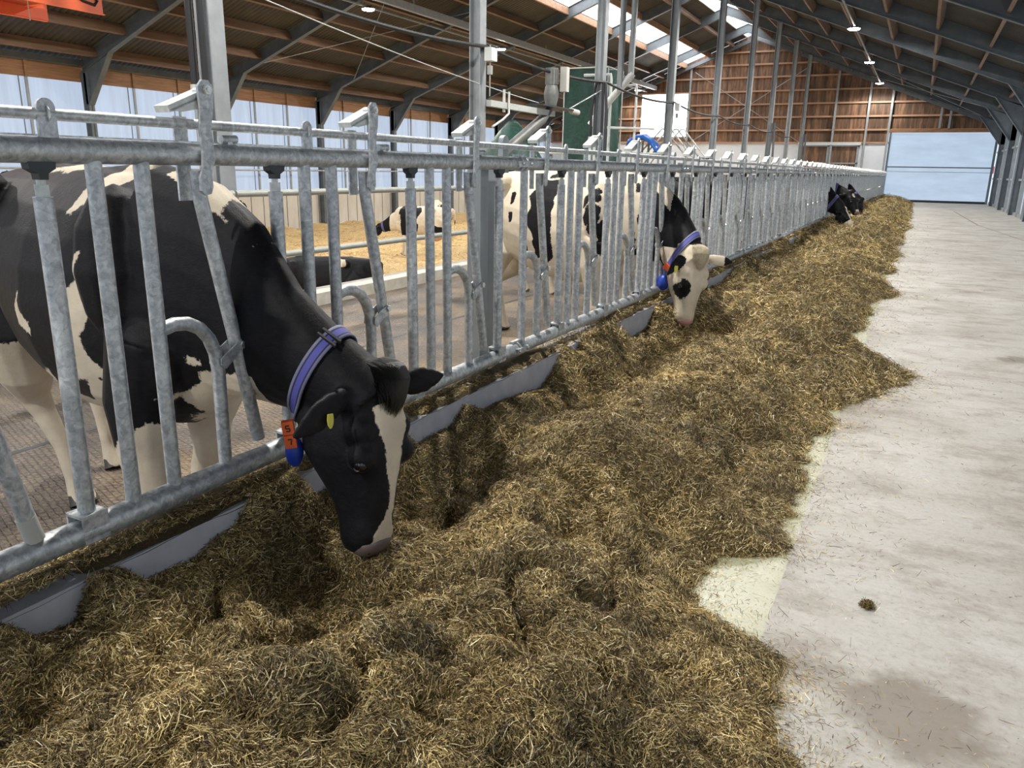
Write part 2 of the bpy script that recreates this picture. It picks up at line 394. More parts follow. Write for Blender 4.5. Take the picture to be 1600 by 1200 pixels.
PITS = [(-1.17,1.47,.17,.20,-.10),(-1.42,1.55,.13,.16,-.10),(-1.2,2.5,.16,.14,-.05),(-.93,2.35,.06,.06,-.08),(-1.45,2.15,.14,.18,-.06),(-1.40,5.3,.20,.3,-.12),(-1.25,5.9,.18,.2,-.10),(-.75,3.6,.2,.3,-.04),(-1.3,3.4,.22,.25,-.06),
        (-.75,1.9,.3,.3,.05),(-1.05,3.0,.25,.3,.05),(-.7,4.6,.3,.5,.07),(-1.5,4.2,.15,.3,.09),(-1.45,1.05,.25,.25,.05),(-.75,6.4,.35,.7,.06),(-1.5,2.85,.12,.16,.04),(-1.5,19.5,.25,1.0,-.12),(-.9,.9,.3,.3,.05)]
def feed_h(x, y):
    e = feed_edge(y); u = np.clip((x+1.67)/(e+1.67), 0, 1.3)
    base = .315*np.clip(1-np.clip(u,0,1)**2.1, 0, 1)**.95
    base = base*(1.0-.22*np.exp(-((u-.22)/.16)**2))
    amp = np.clip((1-u)*4, 0, 1)
    n = (vnoise(x*2.1,y*1.6,1)-.5)*.16 + (vnoise(x*5.3,y*4.1,2)-.5)*.12 + (vnoise(x*12.,y*10.,3)-.5)*.072 + (vnoise(x*27,y*25,4)-.5)*.036
    r = -np.clip(.10-np.abs(vnoise(x*3.6+y*1.5, y*2.9, 9)-.5),0,1)*.50 - np.clip(.10-np.abs(vnoise(x*8-y*2, y*6.2+x*2, 19)-.5),0,1)*.22 + .02
    z = base + (n+r)*amp
    for (px_, py_, sx, sy, a) in PITS: z = z + a*np.exp(-((x-px_)/sx)**2-((y-py_)/sy)**2)*np.clip(amp,0,1)
    hk = np.interp(y, KERBH[:,0], KERBH[:,1]) + np.where(y > 9, (vnoise(y*1.1, y*0, 11)-.5)*.22, 0) + (vnoise(y*9, x*5, 12)-.5)*.03
    wk = np.exp(-((x+1.67)/.13)**2); z = z*(1-wk) + hk*wk
    return np.where(u >= 1.0, -.02, np.maximum(z, .004))

def feed_mesh():
    ys = [-.6]
    while ys[-1] < 47.2: ys.append(ys[-1] + max(.022, .010*max(ys[-1],0)))
    ys = np.array(ys); xs = np.linspace(-1.675, .22, 110)
    X, Y = np.meshgrid(xs, ys); Z = feed_h(X, Y)
    V = np.stack([X, Y, Z], -1).reshape(-1, 3); nx = len(xs); ny = len(ys)
    i = np.arange(ny-1)[:,None]*nx + np.arange(nx-1)[None]; i = i.ravel()
    F = np.stack([i, i+1, i+nx+1, i+nx], -1)
    keep = (Z.reshape(-1)[F].max(1) > 0)
    return V, F[keep]

PAL = np.array([(.048,.028,.011),(.12,.075,.026),(.26,.18,.066),(.44,.33,.125),(.65,.50,.21),(.82,.68,.36),(.92,.82,.56)])
def strands(N_, ysamp, hfun, xfun, smul, wmul=1.0, pw=(.20,.21,.20,.17,.12,.07,.03), lift=.016, pal=PAL, flow=True, zlift=0):
    y = ysamp; n = len(y); x = xfun(y, n)
    z = hfun(x, y); e = .012
    gx = (hfun(x+e, y)-hfun(x-e, y))/(2*e); gy = (hfun(x, y+e)-hfun(x, y-e))/(2*e)
    gx = np.clip(gx,-1.2,1.2); gy = np.clip(gy,-1.2,1.2)
    ok = z > .0005 if flow else np.ones(n, bool)
    x,y,z,gx,gy,smul = x[ok],y[ok],z[ok],gx[ok],gy[ok],smul[ok]; n = len(x)
    nor = np.stack([-gx,-gy,np.ones(n)],-1); nor /= np.linalg.norm(nor,axis=1,keepdims=True)
    ang = vnoise(x*3.3,y*3.3,21)*2*PI*1.6 + rng.normal(0,.75,n)
    t = np.stack([np.cos(ang),np.sin(ang),np.zeros(n)],-1)
    t -= nor*(t*nor).sum(1,keepdims=True); t /= np.linalg.norm(t,axis=1,keepdims=True)
    t = t + nor*rng.normal(.04,.28,n)[:,None]; t /= np.linalg.norm(t,axis=1,keepdims=True)
    s = np.cross(nor,t); s /= np.linalg.norm(s,axis=1,keepdims=True)
    roll = rng.uniform(-1.0,1.0,n)[:,None]; s = s*np.cos(roll)+np.cross(t,s)*np.sin(roll)
    ln = np.clip(rng.exponential(.014,n)+.008,.008,.065)*smul
    wd = (rng.uniform(.0005,.0013,n))*smul**.8*wmul
    bend = rng.normal(0,.18,n)*ln
    c = np.stack([x,y,z],-1) + nor*(rng.uniform(0,1,n)**1.6*lift*smul+zlift)[:,None]
    q = np.cross(t,s)
    P = []
    for k,(a,bb) in enumerate(((-.5,0),(0,1),(.5,0))):
        m_ = c + t*(a*ln)[:,None] + (s*.6+q*.8)*(bb*bend)[:,None]
        w = wd*(1 if k==1 else .6)
        P += [m_-s*w[:,None], m_+s*w[:,None]]
    V = np.stack(P,1)
    zz = V[...,2]; 
    F0 = np.array([[0,1,3,2],[2,3,5,4]])
    F = (np.arange(n)[:,None,None]*6+F0[None]).reshape(-1,4)
    ci = rng.choice(len(pal), n, p=pw); cl = (vnoise(x*1.9,y*1.9,31)*.45+.78)*(vnoise(x*9,y*9,33)*.9+.55)
    C = pal[ci]*(rng.uniform(.75,1.25,n)*cl)[:,None]
    return V.reshape(-1,3), F, np.repeat(C,6,axis=0)

def density_y(n, a, b, p=1.6):
    u = rng.uniform(0,1,n); q = 1-p
    return (u*(b**q-a**q)+a**q)**(1/q)

def merge_set(name, base, sets, mats, smooth_base=True):
    Vs=[base[0]]; Fs=[base[1]]; Cs=[np.tile(np.array([.1,.07,.03]),(len(base[0]),1))]; mi=[np.zeros(len(base[1]),np.int32)]; off=len(base[0])
    for (V,F,C) in sets:
        Vs.append(V); Fs.append(F+off); Cs.append(C); mi.append(np.ones(len(F),np.int32)); off+=len(V)
    V=np.concatenate(Vs);F=np.concatenate(Fs);C=np.concatenate(Cs);mi=np.concatenate(mi)
    me=np_mesh(name,V,F,None)
    for m in mats: me.materials.append(m)
    me.polygons.foreach_set('material_index',mi)
    sm=(mi==0) if smooth_base else np.zeros(len(mi),bool); me.polygons.foreach_set('use_smooth',sm)
    a=me.attributes.new('tint','FLOAT_COLOR','POINT'); a.data.foreach_set('color',np.concatenate([C,np.ones((len(C),1))],1).astype(np.float32).ravel())
    return me

def build_feed():
    base = feed_mesh()
    yn = density_y(860000, .62, 46, 1.55)+.0
    yn = yn - .0
    sm = np.clip((yn/3.2)**.85, .85, 6)
    fx = lambda y,n: -1.672 + (feed_edge(y)+1.68)*rng.uniform(0,1,n)
    S1 = strands(0, yn, feed_h, fx, sm)
    # chips of grain and cob, pale and short
    yc = density_y(60000, .62, 14, 1.6); smc = np.clip((yc/3.0)**.7,.9,3)
    S2 = strands(0, yc, feed_h, fx, smc*.26, 8.0, (0,0,.05,.15,.3,.3,.2))
    # loose strands scattered over the clean concrete beyond the edge
    yl = density_y(34000, .9, 30, 1.5); flat = lambda x,y: x*0+.0015
    S3 = strands(0, yl, flat, lambda y,n: feed_edge(y)-.06+np.where(rng.uniform(0,1,n)<.7,rng.exponential(.05,n),rng.exponential(.20,n)), np.clip((yl/3)**.7,.9,3), .8, (.1,.2,.25,.2,.15,.07,.03), lift=.002)
    yl = density_y(1500, .9, 30, 1.4)
    S4 = strands(0, yl, flat, lambda y,n: rng.uniform(-.2,2.6,n), np.clip((yl/3)**.7,.8,3), .7, (.25,.25,.2,.15,.1,.05,.0), lift=.002)
    # feed scattered on the kerb top, below the bottom rail
    yk = density_y(60000, .8, 40, 1.5); hk = lambda x,y: .405+np.clip((vnoise(y*3.,x*6,41)-.35)*.06,0,.03)
    kk = lambda x,y: hk(x,y)
    S5 = strands(0, yk, kk, lambda y,n: rng.uniform(-1.875,-1.672,n), np.clip((yk/3)**.85,.85,5), 1.0)
    ky = np.arange(-.5,47.2,.03); kx = np.linspace(-1.88,-1.668,10); KX,KY = np.meshgrid(kx,ky)
    KZ = .398+np.clip((vnoise(KY*2.2,KX*4,42)-.30)*.055,0,.04)*np.clip((KX+1.66)/-.06,0,1)+(vnoise(KY*14,KX*14,43)-.5)*.012
    kV = np.stack([KX,KY,KZ],-1).reshape(-1,3); n1=len(kx); ii=(np.arange(len(ky)-1)[:,None]*n1+np.arange(n1-1)[None]).ravel()
    kF = np.stack([ii,ii+1,ii+n1+1,ii+n1],-1)+len(base[0]); base = (np.concatenate([base[0],kV]),np.concatenate([base[1],kF]))
    return merge_set('feed_pile', base, [S1,S2,S3,S4,S5], [M['feedbase'], M['strand']])
feed = link('feed_pile', build_feed())
tag(feed, 'long brown heap of chopped silage feed lying along the barrier', 'animal feed', kind='stuff')

# loose clump on the alley
def clump(name, loc, r, label):
    n = 420; th = rng.uniform(0,2*PI,n); ph = np.arccos(rng.uniform(-.2,1,n)); rr = r*rng.uniform(.5,1,n)
    c = np.stack([np.sin(ph)*np.cos(th)*rr, np.sin(ph)*np.sin(th)*rr, np.cos(ph)*rr*.8+.002],-1)
    t = rng.normal(0,1,(n,3)); t/=np.linalg.norm(t,axis=1,keepdims=True); s=np.cross(t,rng.normal(0,1,(n,3))); s/=np.linalg.norm(s,axis=1,keepdims=True)
    ln = rng.uniform(.006,.016,n)[:,None]; w=.0011
    V=np.stack([c-t*ln-s*w,c-t*ln+s*w,c+s*w,c-s*w,c+t*ln-s*w*.5,c+t*ln+s*w*.5],1); V[...,2]=np.maximum(V[...,2],.001)
    F=(np.arange(n)[:,None,None]*6+np.array([[0,1,2,3],[3,2,5,4]])[None]).reshape(-1,4)
    C=np.repeat(PAL[rng.choice(4,n)]*.8,6,axis=0)
    mb=MB().ball((0,0,r*.35),r*.75,10,(1,1,.7)); b=(np.array(mb.v),np.array([f for f in mb.f if len(f)==4]))
    me=merge_set(name,b,[(V.reshape(-1,3),F,C)],[M['feedbase'],M['strand']]); o=link(name,me); o.location=loc
    return tag(o,label,'animal feed')
clump('feed_clump',(.03,2.585,0),.022,'small dark clump of feed alone on the bare pale concrete')

# ---------------------------------------------------------------- straw yard
def yard_h(x, y):
    w = np.clip((x-XL)/2.2,0,1)
    z = ZS + .22*np.exp(-((x-XL)/.8)**2)*(vnoise(y*.8,y*0,61)*1.3) + (vnoise(x*.7,y*.7,62)-.5)*.22 + (vnoise(x*2.5,y*2.5,63)-.5)*.09 + (vnoise(x*7,y*7,64)-.5)*.04
    return z + .28*np.exp(-((x+6.2)/4.0)**2)
def build_yard():
    xs=np.linspace(XL+.02,-6.2,150); ys=np.linspace(Y0,YE-.2,420); X,Y=np.meshgrid(xs,ys); Z=yard_h(X,Y)
    V=np.stack([X,Y,Z],-1).reshape(-1,3); nx=len(xs); ny=len(ys); i=(np.arange(ny-1)[:,None]*nx+np.arange(nx-1)[None]).ravel()
    F=np.stack([i,i+1,i+nx+1,i+nx],-1)
    pal=np.array([(.26,.15,.055),(.40,.25,.10),(.55,.36,.155),(.66,.47,.22),(.78,.60,.33),(.82,.68,.42),(.12,.07,.03)])
    yy=rng.uniform(6,34,90000)
    S=strands(0,yy,yard_h,lambda y,n: rng.uniform(XL+.1,-6.3,n),np.full(len(yy),5.0),.9,(.14,.2,.22,.2,.14,.05,.05),lift=.006,pal=pal,flow=False)
    return merge_set('straw_bedding',(V,F),[S],[M['straw'],M['strand']])
tag(link('straw_bedding',build_yard()),'golden straw bedding covering the sunken yard behind the alley','straw',kind='stuff')

# ---------------------------------------------------------------- headlock barrier panels
def headlock_meshes():
    g = M['galv']; D = {}
    R = .0198
    D['upright'] = MB().tube([(0,0,.50),(0,0,1.385)], R, 16).mesh('upright', g, 50)
    D['bolt_upright'] = MB().tube([(0,0,.50),(0,0,1.30)], R+.0015, 16).mesh('bolt_upright', g, 50)
    nut = MB(); nut.tube([(0,0,1.30),(0,0,1.327)], .0165, 6); nut.tube([(0,0,1.325),(0,0,1.35)], .010, 10)
    D['adjusting_bolt'] = nut.mesh('adjusting_bolt', M['zinc'])
    fork = MB(); fork.prism([(-.032,1.378),(.032,1.378),(.030,1.362),(.012,1.352),(.010,1.338),(-.010,1.338),(-.012,1.352),(-.030,1.362)], -.014, .014, 'x')
    D['fork_bracket'] = fork.mesh('fork_bracket', M['dark'])
    sh = MB(); sh.box((-.032,-.035,.455),(-.026,.035,.53)); sh.box((.026,-.035,.455),(.032,.035,.53)); sh.box((-.03,-.035,.522),(.03,.035,.529))
    D['foot_shoe'] = sh.mesh('foot_shoe', g)
    cp = [(0,.0,.945),(0,.05,.955),(0,.095,.95),(0,.135,.93),(0,.165,.895),(0,.183,.85),(0,.19,.79),(0,.189,.70),(0,.187,.50)]
    D['curved_bar'] = MB().tube(cp, .0195, 14).mesh('curved_bar', g, 50)
    lv = [(.004,.172,1.36),(.004,.174,1.29),(.004,.186,1.23),(.004,.262,.855),(.004,.322,.545)]
    D['swing_bar'] = MB().tube(lv, .0205, 14).mesh('swing_bar', g, 50)
    D['end_cap'] = MB().tube([(.004,.315,.575),(.004,.330,.512)], .0222, 14).mesh('end_cap', M['plastic'], 50)
    br = MB()
    for sx in (-.022, .024): br.prism([(.178,.815),(.195,.802),(.270,.851),(.276,.866),(.262,.878),(.180,.836)], sx, sx+.004, 'x')
    D['pivot_bracket'] = br.mesh('pivot_bracket', g)
    bt = MB(); bt.tube([(-.03,.264,.862),(.036,.264,.862)], .007, 8); bt.tube([(.029,.264,.862),(.036,.264,.862)], .0125, 6)
    D['pivot_bolt'] = bt.mesh('pivot_bolt', M['bolt'])
    hp = MB(); poly = [(.162,1.575),(.178,1.592),(.200,1.592),(.213,1.572),(.208,1.515),(.196,1.47),(.202,1.40),(.200,1.385),(.186,1.352),(.188,1.318),(.180,1.300),(.160,1.296),(.146,1.308),(.146,1.345),(.158,1.37),(.162,1.41),(.158,1.47),(.166,1.52)]
    hp.prism(poly, .036, .044, 'x')
    D['hook_plate'] = hp.mesh('hook_plate', g)
    hb = MB(); hb.tube([(.0,.188,1.567),(.058,.188,1.567)], .0065, 8); hb.tube([(.044,.188,1.567),(.054,.188,1.567)], .0125, 6)
    D['hook_bolt'] = hb.mesh('hook_bolt', M['bolt'])
    cap = MB(); cap.obox((.004,.150,1.542), (.026,0,0), (0,.074,.030), (0,-.003,.008)); 
    for sx in (-.022,.028): cap.prism([(.078,1.510),(.224,1.570),(.222,1.552),(.17,1.518),(.12,1.508)], sx-.002, sx+.002, 'x')
    D['latch_cap'] = cap.mesh('latch_cap', M['zinc'])
    tb = MB(); tb.box((-.040,.14,1.28),(-.034,.185,1.50)); D['back_plate'] = tb.mesh('back_plate', g)
    t2 = MB(); n=10; arc=[(.022*math.cos(PI*i/n),1.492+.022*math.sin(PI*i/n)) for i in range(n+1)]
    t2.prism([(.022,1.41)]+arc+[(-.022,1.41)], .004, .012, 'x'); t2.tube([(.008,-.0,1.48),(.008,.001,1.48)],.018,12)
    D['rail_tab'] = t2.mesh('rail_tab', g)
    st = MB(); st.tube([(-.004,.27,1.445),(-.004,.325,1.447)], .0125, 12, True); st.box((-.01,.287,1.42),(.006,.305,1.44))
    D['stop_stub'] = st.mesh('stop_stub', g, 50)
    Lp = 2.932
    rl = MB(); rl.tube([(0,.02,1.403),(0,Lp-.02,1.403)], .0295, 20); D['top_rail'] = rl.mesh('top_rail', g, 50)
    D['bottom_rail'] = MB().tube([(0,.02,.478),(0,Lp-.02,.478)], .034, 20).mesh('bottom_rail', g, 50)
    D['release_pipe'] = MB().tube([(.0,.0,1.480),(.0,Lp,1.480)], .0135, 12).mesh('release_pipe', g, 50)
    D['backing_strip'] = MB().box((-.05,.02,1.432),(-.020,Lp-.02,1.437)).mesh('backing_strip', g)
    po = MB(); po.box((-.115,-.30,ZA),(-.045,-.225,1.375)); D['support_post'] = po.mesh('support_post', M['post'])
    pp = MB(); pp.box((-.10,-.13,.40),(-.045,-.10,1.38)); arc=[(-.10+.032*math.cos(PI*i/n),1.50+.032*math.sin(PI*i/n)) for i in range(n+1)]
    pp.prism([(-.068,1.36)]+arc+[(-.132,1.36)], -.045, -.02, 'x'); D['joint_plate'] = pp.mesh('joint_plate', M['post'])
    for nm_, zz, rr in (('upper_clamp',1.403,.036),('lower_clamp',.478,.040)):
        cl = MB()
        cl.tube([(0,-.015,zz),(0,.0,zz)], rr, 14); cl.tube([(0,.03,zz),(0,.045,zz)], rr, 14); cl.box((-.01,-.05,zz+.02),(.01,.06,zz+.045)); cl.box((.02,-.06,zz-.014),(.045,.07,zz+.012)); cl.tube([(.03,-.04,zz),(.055,-.04,zz)],.009,6); cl.tube([(.03,.05,zz),(.055,.05,zz)],.009,6)
        D[nm_] = cl.mesh(nm_, g)
    return D
HL = headlock_meshes()
PL = {-2:'galvanised headlock barrier panel before the one with the big cow’s neck',
      -1:'galvanised headlock barrier panel with the big black cow’s neck through it',
      0:'galvanised headlock barrier panel in front of the spotted cow eating with a white face',
      1:'galvanised headlock barrier panel just beyond the white-faced cow’s head',
      2:'galvanised headlock barrier panel two panels beyond the white-faced cow’s head',
      3:'galvanised headlock barrier panel three panels beyond the white-faced cow’s head',
      4:'galvanised headlock barrier panel just before the group of far black cow heads',
      5:'distant galvanised headlock barrier panel holding the first two far black cow heads',
      6:'distant galvanised headlock barrier panel holding the last far black cow head'}
def panel(m):
    J = 3.53 + 2.932*m
    lab = PL.get(m, 'small far headlock barrier panel between the far cow heads and the end door')
    root = empty('headlock_panel', (FX, J, 0), 0, lab, 'feed barrier', 'headlock barrier panels along the feed alley' )
    def put(n, y=0):
        o = link(n, HL[n], root); o.location = (0, y, 0); return o
    for n in ('top_rail','bottom_rail','release_pipe','backing_strip','joint_plate','upper_clamp','lower_clamp','support_post'): put(n)
    for k in range(4):
        B = .062 + .733*k
        put('upright', B); put('curved_bar', B); s = put('swing_bar', B)
        link('pivot_bolt', HL['pivot_bolt'], s)
        if m == -1 and k == 0: link('end_cap', HL['end_cap'], s)['label'] = 'cream plastic end cap'
        put('pivot_bracket', B)
        h = put('hook_plate', B); link('hook_bolt', HL['hook_bolt'], h)
        put('latch_cap', B); put('back_plate', B); put('stop_stub', B)
        U = B - .265 + .733
        b = put('bolt_upright', U); 
        for n in ('adjusting_bolt','fork_bracket','foot_shoe'): link(n, HL[n], b)
        if k < 3: put('upright', U+.133)
        if k < 2: put('rail_tab', (.557,1.408)[k])
    return root
for m in range(-2, 15): panel(m)

# ---------------------------------------------------------------- roof, frames, walls
def zr(x, off=0): return RIDZ + off - SL*abs(x-RIDX)
EL, ER = XL, XR+.15   # eaves
def sheet(x0, x1, y0, y1, pitch=.18):
    """corrugated sheet between x0 and x1, ribs run down the slope"""
    ys = []; y = y0
    prof = [(0,0),(.055,0),(.075,.035),(.115,.035),(.135,0)]
    while y < y1:
        for a, b in prof: ys.append((min(y+a, y1), b))
        y += pitch
    ys.append((y1, 0)); xs = [x0, x1]
    V = np.array([(x, yy, zr(x, .42)+h) for x in xs for (yy, h) in ys]); n = len(ys); i = np.arange(n-1)
    return V, np.stack([i, i+1, i+n+1, i+n], -1)
def roof_piece(name, x0, x1, mat):
    V, F = sheet(x0, x1, Y0, YE); o = link(name, np_mesh(name, V, F, mat)); o['kind'] = 'structure'; return o
roof_piece('ceiling', -22.4, -13.27, M['roof']); roof_piece('ceiling', -11.97, -9.95, M['roof'])
roof_piece('ceiling', -8.75, 3.7, M['roof'])
structure('window_1', MB().add([(x, y, zr(x,.44)) for x in (-13.27,-11.97) for y in (Y0, YE)], [(0,1,3,2)]), M['sky_sheet'])
structure('window_2', MB().add([(-9.95,Y0,zr(-9.95,.75)),(-9.95,YE,zr(-9.95,.75)),(-9.35,Y0,9.3),(-9.35,YE,9.3),(-8.75,Y0,zr(-8.75,.75)),(-8.75,YE,zr(-8.75,.75))], [(0,1,3,2),(2,3,5,4)]), M['sky_sheet'])
for x in (-9.95, -8.75): structure('trim_ridge', MB().box((x-.03, Y0, zr(x,.40)), (x+.03, YE, zr(x,.78))), M['zinc'])
for x in (-13.30, -11.94):
    structure('beam_skylight', MB().box((x-.04, Y0, zr(x,.16)), (x+.04, YE, zr(x,.41))), M['girt'])

def rafter(y):
    mb = MB(); w = .085
    for s in (-1, 1):
        xe = EL+.05 if s < 0 else ER-.05
        for zo, t in ((0,.022),(.40,.022)):
            mb.prism([(RIDX, RIDZ+zo), (xe, zr(xe, zo)), (xe, zr(xe, zo)+t), (RIDX, RIDZ+zo+t)], y-w, y+w, 'y')
        mb.prism([(RIDX, RIDZ), (xe, zr(xe)), (xe, zr(xe,.40)), (RIDX, RIDZ+.40)], y-.008, y+.008, 'y')
        d = -s   # haunch towards the inside
        xh = xe + d*1.25
        mb.prism([(xe, zr(xe)-.85), (xe+d*.22, zr(xe)-.85), (xh, zr(xh)+.02), (xe, zr(xe)+.1)], y-.008, y+.008, 'y')
        mb.bar((xe+d*.20, y, zr(xe)-.86), (xh, y, zr(xh)), 2*w, .02, (0,1,0)) if False else mb.prism([(xe+d*.22, zr(xe)-.85), (xe+d*.24, zr(xe)-.87), (xh+d*.02, zr(xh)-.0), (xh, zr(xh)+.02)], y-w, y+w, 'y')
        # eave column, I section
        zb = ZS-.3 if s < 0 else -.02
        for fx_ in (xe, xe+d*.22):
            mb.box((min(fx_, fx_-d*.02), y-w, zb), (max(fx_, fx_-d*.02), y+w, zr(xe)-.0))
        mb.box((min(xe, xe+d*.22), y-.008, zb), (max(xe, xe+d*.22), y+.008, zr(xe)))
    return structure('beam_roof_frame', mb, M['steel'])
for y in FR: rafter(y)

# timber purlins
px_left = [-21.2+1.32*k for k in range(9)]
px_right = [2.5-1.32*k for k in range(9)]
for x in px_left + px_right:
    if -13.6 < x < -11.7: continue
    zc = zr(x, .14); s = SL if x < RIDX else -SL
    mb = MB()
    d = Vector((1, 0, s)).normalized(); u = Vector((-s, 0, 1)).normalized()
    for a, b in zip([Y0]+FR, FR+[YE]):
        mb.obox((x, (a+b)/2, zc+.125), d*.04, Vector((0,(b-a)/2-.012,0)), u*.135)
    structure('beam_purlin', mb, M['purlin'])
# braces between the first two purlins near the right eave, tie rods and the long service beams
structure('beam_service', MB().box((-15.15, Y0, 6.10), (-15.0, YE, 6.32)), M['post'])
for y in np.arange(2.5, 48, 5):
    structure('beam_hanger', MB().box((-15.09, y-.02, 6.3), (-15.05, y+.02, zr(-15.07,.05))), M['post'])
for x in (-15.65, -2.62):
    structure('beam_light_track', MB().box((x-.03, Y0, 6.0), (x+.03, YE, 6.04)), M['post'])
    for y in FR: structure('beam_track_hanger', MB().box((x-.01, y-.01, 6.03), (x+.01, y+.01, zr(x,.02))), M['post'])
# diagonal wind rods in the roof plane
for (a, b, y0, y1) in ((-20,-14.5,FR[5],FR[6]), (-14.5,-20,FR[5],FR[6]), (2.2,-3,FR[9],FR[10]), (-3,2.2,FR[9],FR[10])):
    structure('beam_wind_rod', MB().tube([(a,y0,zr(a,.03)),(b,y1,zr(b,.03))], .012, 6), M['post'])

# lamps
def lamp(x, y, on_power, label, group):
    r = empty('high_bay_lamp', (x, y, 5.93), 0, label, 'lamp', group)
    h = MB(); h.tube([(0,0,.03),(0,0,.06),(0,0,.12)], [.20,.19,.07], 20); h.build('housing', M['steel'], r, 50)
    d = MB(); d.tube([(0,0,.0),(0,0,.03)], [.165,.195], 24); d.build('diffuser', M['lampglow'], r, 50)
    hk = MB(); hk.tube([(0,0,.115),(0,0,.10)], .012, 8); hk.build('hook', M['dark'], r)
    li = bpy.data.lights.new('lamp_light', 'SPOT'); li.energy = on_power; li.shadow_soft_size = .13; li.spot_size = math.radians(165); li.spot_blend = .35
    li.color = (1, .965, .90)
    lo = bpy.data.objects.new('lamp_light', li); COL.objects.link(lo); lo.parent = r; lo.location = (0, 0, -.02)
    return r
LP = 1500
ys_l = [-4.6, 4.05, 12.3, 20.9, 29.5, 38.2, 46.8]
for i, y in enumerate(ys_l):
    lab = {4:'white round lamp high above the alley, biggest of the visible row on its side', 5:'round lamp above the alley, middle one of the three in view there', 6:'small round lamp above the alley close to the plank gable'}.get(i, 'round lamp hung above the feed alley outside the photo’s view')
    lamp(-2.65 if i != 1 else -3.15, y if i != 1 else 4.75, LP*(.35 if i == 6 else 1), lab, 'lamps over the feed alley')
    lab = {4:'bright round lamp above the straw yard beside the steel column with the gearbox arm', 5:'round lamp above the straw yard over the green tarpaulin bag', 3:'round lamp above the straw yard cut by the top edge of the photo'}.get(i, 'round lamp hung above the straw yard')
    lamp(-15.65, y, LP*(.35 if i == 6 else .8), lab, 'lamps over the straw yard')

# left wall: concrete panels, curtain windows, board band
lw = MB(); lw.box((XL-.15, Y0, ZS-.4), (XL, YE, .37)); structure('wall_left', lw, M['concrete'])
for i, y in enumerate(np.arange(Y0+.3, YE, .62)):
    structure('trim_panel_joint', MB().box((XL, y-.012, ZS-.2), (XL+.006, y+.012, .36)), M['dark']) if 10 < y < 42 else None
bw = MB(); bw.box((XL-.08, Y0, 3.56), (XL-.01, YE, 4.10)); structure('wall_left_upper', bw, M['band'])
structure('trim_left_eave', MB().box((XL-.03, Y0, 3.98), (XL+.08, YE, 4.16)), M['steel'])
ys_f = [Y0]+FR+[YE]; wn = 3
for a, b in zip(ys_f[:-1], ys_f[1:]):
    if b-a < .5: continue
    o = structure('window_%d' % wn, MB().add([(XL-.05,a,.37),(XL-.05,b,.37),(XL-.05,b,3.57),(XL-.05,a,3.57)], [(0,1,2,3)]), M['window']); wn += 1
    k = 3
    for j in range(1, k):
        y = a+(b-a)*j/k
        structure('trim_window_batten', MB().box((XL-.03, y-.035, .37), (XL+.02, y+.035, 3.57)), M['post'])
        structure('trim_band_batten', MB().box((XL-.01, y-.04, 3.56), (XL+.05, y+.04, 4.0)), M['band'])
        structure('trim_window_cord', MB().box((XL-.04, y-.20, .37), (XL-.035, y-.17, 3.57)), M['steel'])
structure('trim_left_rail', MB().tube([(XL+.25,Y0,1.17),(XL+.25,YE,1.17)], .03, 8), M['post'])
structure('trim_left_sill', MB().box((XL-.06, Y0, .33), (XL+.04, YE, .40)), M['post'])

# right wall: light sheets, ribs and columns
structure('wall_right_base', MB().box((XR+.02, Y0, -.02), (XR+.12, YE, .12)), M['post'])
V=[];F=[]; y=Y0; xs=XR+.16
prof=[(0,0),(.10,0),(.13,-.05),(.20,-.05),(.23,0)]
pts=[]
while y<YE:
    pts += [(y+a, xs+b) for a,b in prof]; y+=.33
for (yy,xx) in pts: V += [(xx,yy,.10),(xx,yy,3.95)]
n=len(pts); F=[(2*i,2*i+2,2*i+3,2*i+1) for i in range(n-1)]
structure('wall_right', MB().add(V,F), M['rightsheet'])
for y in np.arange(Y0+1.0, YE-.5, 5/3):
    if min(abs(y-f) for f in FR) < .3: continue
    structure('column_wall', MB().box((XR-.02, y-.04, 0), (XR+.10, y+.04, 3.9)), M['post'])
for z in (1.3, 2.6): structure('trim_right_girt', MB().box((XR+.02, Y0, z-.04), (XR+.10, YE, z+.04)), M['post'])

# gable
gy = YE
def gable_poly(x0, x1, z0):
    xs_ = [x0] + ([RIDX] if x0 < RIDX < x1 else []) + [x1]
    return [(x0, z0)] + [(x1, z0)] + [(x, zr(x,.42)) for x in reversed(xs_)]
w = MB()
w.prism(gable_poly(-22,-15.95,3.05), gy+.1, gy+.18, 'y'); w.prism([(-15.95,3.05),(-13.1,3.05),(-13.1,3.42),(-15.95,3.42)], gy+.1, gy+.18, 'y')
w.prism([(-15.95,5.86),(-13.1,5.86),(-13.1,zr(-13.1,.42)),(-15.95,zr(-15.95,.42))], gy+.1, gy+.18, 'y')
w.prism(gable_poly(-13.1,-1.95,3.05), gy+.1, gy+.18, 'y'); w.prism(gable_poly(-1.95,3.4,3.75), gy+.1, gy+.18, 'y')
structure('wall_back', w, M['planks'])
structure('window_30', MB().box((-15.95,gy+.2,3.42),(-13.1,gy+.22,5.86)), M['brightwin'])
wl = MB(); wl.box((-22,gy+.05,ZS-.3),(-6.42,gy+.15,3.05)); wl.box((-3.32,gy+.05,-.3),(-1.95,gy+.15,3.05)); wl.box((-6.42,gy+.05,-.3),(-3.32,gy+.15,.9))
structure('wall_back_lower', wl, M['white_wall'])
structure('door_2', MB().box((-6.42,gy+.02,.9),(-3.32,gy+.10,2.95)), M['planks'])
dt = MB()
for z in (.9,1.95,2.88): dt.box((-6.42,gy-.05,z),(-3.32,gy+.03,z+.07))
for x in (-6.42,-4.93,-3.39): dt.box((x-.05,gy-.05,.9),(x+.07,gy+.03,2.95))
structure('trim_door_timber', dt, M['post'])
